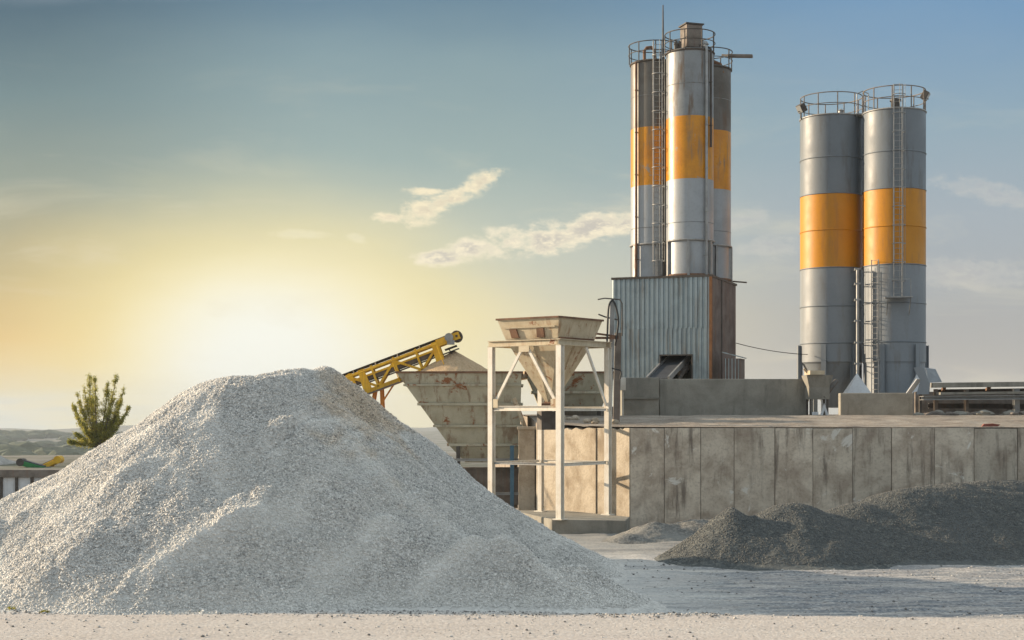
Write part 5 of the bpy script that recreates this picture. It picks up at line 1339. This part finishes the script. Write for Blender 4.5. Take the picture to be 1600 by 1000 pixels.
# ------------------------------------------------------------------ far left: tree, shed, machines
def tree():
    Y = 140.0; base = at(153, 0, Y); z0 = ground_z(base.x, Y)
    t = thing('poplar_tree', 'bushy green tree with several upright tops, left of the gravel pile', 'tree', (base.x, Y, z0))
    rnd = random.Random(2)
    stems = [(139, 586, 0.9), (148, 592, 0.8), (131, 604, 0.7), (168, 600, 0.8), (182, 588, 0.9), (194, 606, 0.75), (202, 636, 0.55), (114, 634, 0.55), (106, 690, 0.4), (120, 615, 0.6), (190, 625, 0.7), (116, 678, 0.45), (185, 650, 0.6), (142, 625, 0.9), (128, 660, 0.6), (172, 640, 0.8)]
    tr = MB(); B0 = Vector((base.x, Y, z0)); fork = B0 + Vector((0, 0, 1.5))
    tr.tube([B0 - Vector((0, 0, 0.2)), B0 + Vector((0.02, 0, 0.8)), fork], [0.28, 0.22, 0.19], 10)
    lv = MB()
    for i, (px, py, wd) in enumerate(stems):
        tip = at(px, py, Y + rnd.uniform(-1.6, 1.6)); mid_ = fork.lerp(tip, 0.4) + Vector((0, 0, -0.12 * (tip - fork).length * 0.3)); mid_.x = fork.x + (tip.x - fork.x) * 0.62
        pts = []
        for k in range(9):
            s = k / 8; pts.append((fork * (1 - s) ** 2 + mid_ * 2 * s * (1 - s) + tip * s * s) + Vector((0.08 * fbm(i, s * 3), 0.08 * fbm(i + 9, s * 3), 0)))
        tr.tube(pts, [0.10 * (1 - 0.85 * k / 8) * wd + 0.012 for k in range(9)], 6)
        # side twigs carry the leaf clumps
        for k in range(64):
            s = rnd.uniform(0.15, 1.0); j = min(7, int(s * 8)); c = pts[j].lerp(pts[j + 1], s * 8 - j)
            spread = (0.84 * (1 - s) ** 0.7 + 0.17) * wd
            a = rnd.uniform(0, 6.28); tw_ = c + Vector((math.cos(a) * spread * rnd.uniform(0.4, 1), math.sin(a) * spread * rnd.uniform(0.4, 1), spread * rnd.uniform(0.3, 1.0)))
            tr.tube([c, tw_], [0.014, 0.006], 4)
            for q in range(34):
                s2 = rnd.uniform(0.25, 1.15); p = c.lerp(tw_, s2) + Vector((rnd.gauss(0, 0.09), rnd.gauss(0, 0.09), rnd.gauss(0, 0.12)))
                n = Vector((rnd.gauss(0, 1), rnd.gauss(0, 1), rnd.gauss(0, 1))).normalized(); u_ = n.orthogonal().normalized(); v_ = n.cross(u_)
                l = rnd.uniform(0.04, 0.08)
                lv.add([p - u_ * l, p - v_ * l * 0.6, p + u_ * l, p + v_ * l * 0.6], [(0, 1, 2, 3)])
    tr.build('trunk', M['bark'], t); lv.build('crown', M['leaf'], t)
tree()

def woods():
    rnd = random.Random(9); mb = MB(); mb.smooth = True
    for i in range(900):
        az = rnd.uniform(-0.40, -0.16); Y = rnd.uniform(330, 2300) if i % 3 else rnd.uniform(900, 2300); x = Y * az
        if fbm(x * 0.006, Y * 0.003, 12) < -0.1: continue
        r = rnd.uniform(3.0, 7.0) * (1 + Y / 3000); z = ground_z(x, Y)
        bm = bmesh.new(); bmesh.ops.create_icosphere(bm, subdivisions=2, radius=1.0)
        vs = []
        for v in bm.verts:
            k = 1 + 0.45 * noise.noise(v.co * 2.3 + Vector((i, 0, 0))); vs.append((x + v.co.x * r * 1.7 * k, Y + v.co.y * r * k, z + r * 0.25 + v.co.z * r * 0.75 * k))
        mb.add(vs, [tuple(v.index for v in f.verts) for f in bm.faces], False); bm.free()
    m_ = surf('far_foliage', (0.07, 0.09, 0.045), (0.04, 0.055, 0.03), 0.3, 0.8, rough=0.95, bmp=0.0)
    o = mb.build('distant_wood', m_); tag(o, 'scrub and trees on the far slopes at the left', 'wood', kind='stuff')
woods()

# low white barrier
sd2 = thing('panel_barrier', 'long low white panelled barrier with brown-grey capping at the far left', 'barrier', tuple(at(30, 0, 76).xy) + (0,))
Y = 76.0; xa, xb = at(-70, 0, Y).x, at(170, 0, Y).x; zt = at(0, 746, Y).z; zg = -0.1
n = 10
for i in range(n):
    p, q = xa + (xb - xa) * i / n + 0.05, xa + (xb - xa) * (i + 1) / n - 0.05
    mb = MB(); mb.box(((p + q) / 2, Y + 0.1, (zg + zt) / 2), (q - p, 0.12, zt - zg)); mb.build('wall_panel', M['white_sheet'], sd2)
for i in range(n + 1):
    p = xa + (xb - xa) * i / n; mb = MB(); mb.beam((p, Y + 0.02, zg), (p, Y + 0.02, zt - 0.003), 0.14, 0.16); mb.build('stanchion', M['dark_iron'], sd2)
mb = MB(); mb.box(((xa + xb) / 2, Y + 0.1, zt + 0.2), (xb - xa + 0.3, 0.5, 0.4)); mb.build('capping', M['brown_grey'], sd2, bevel=0.04)

def belt_arm(name, pts, col, label, Y):
    t = thing(name, label, 'conveyor', (at(pts[0][0], 0, Y).x, Y, 0))
    a, b = at(*pts[0], Y), at(*pts[1], Y)
    mb = MB(); mb.beam(a, b, 0.9, 0.42); mb.build('boom', col, t, bevel=0.05)
    mb = MB(); mb.beam(a + Vector((0, 0, 0.27)), b + Vector((0, 0, 0.27)), 0.7, 0.06); mb.build('belt', M['belt'], t)
    mb = MB(); mb.tube([a + Vector((0, -0.5, 0.05)), a + Vector((0, 0.5, 0.05))], 0.34, 14); mb.build('drum', M['dark_iron'] if col is M['green'] else col, t)
    for f in (0.3, 0.8):
        c = a.lerp(b, f); mb = MB(); mb.beam((c.x, Y, -0.2), (c.x, Y, c.z - 0.1), 0.16, 0.16); mb.build('leg', col, t)
belt_arm('green_conveyor', ((34, 723), (70, 733)), M['green'], 'small green conveyor boom beyond the white barrier', 128)
belt_arm('orange_conveyor', ((92, 719), (64, 732)), M['yellow'], 'small orange-yellow conveyor boom beyond the white barrier', 129)
# far pale stockpile
heap('pale_stockpile', gravel('pale_stock', [(0.35, 0.33, 0.3), (0.5, 0.48, 0.45)], 4.0, bmp=0.05), [(-52.5, 136, 3.3, 0.55, 0.4), (-60, 138, 4.2, 0.5, 1)], -72, -44, 126, 150, 0.5, rough=0.15, rill=0.1, seed=60, foot=0.3,
     label='pale cone-shaped stockpile far off at the left edge', cat='stockpile')

# ------------------------------------------------------------------ haze
hz = MB(); X0, X1, Y0, Y1, Z0, Z1 = -4700, 4700, -4700, 4700, -110, 60
hz.box(((X0 + X1) / 2, (Y0 + Y1) / 2, (Z0 + Z1) / 2), (X1 - X0, Y1 - Y0, Z1 - Z0))
hm = bpy.data.materials.new('haze_air'); hm.use_nodes = True; nt = hm.node_tree; nt.nodes.clear()
pv = nt.nodes.new('ShaderNodeVolumePrincipled'); pv.inputs['Color'].default_value = (0.82, 0.90, 0.97, 1); pv.inputs['Density'].default_value = 0.00016
om = nt.nodes.new('ShaderNodeOutputMaterial'); nt.links.new(pv.outputs[0], om.inputs['Volume'])
ho = hz.build('haze', hm); ho['kind'] = 'stuff'; ho['label'] = 'thin pale haze over the distant country'; ho['category'] = 'haze'
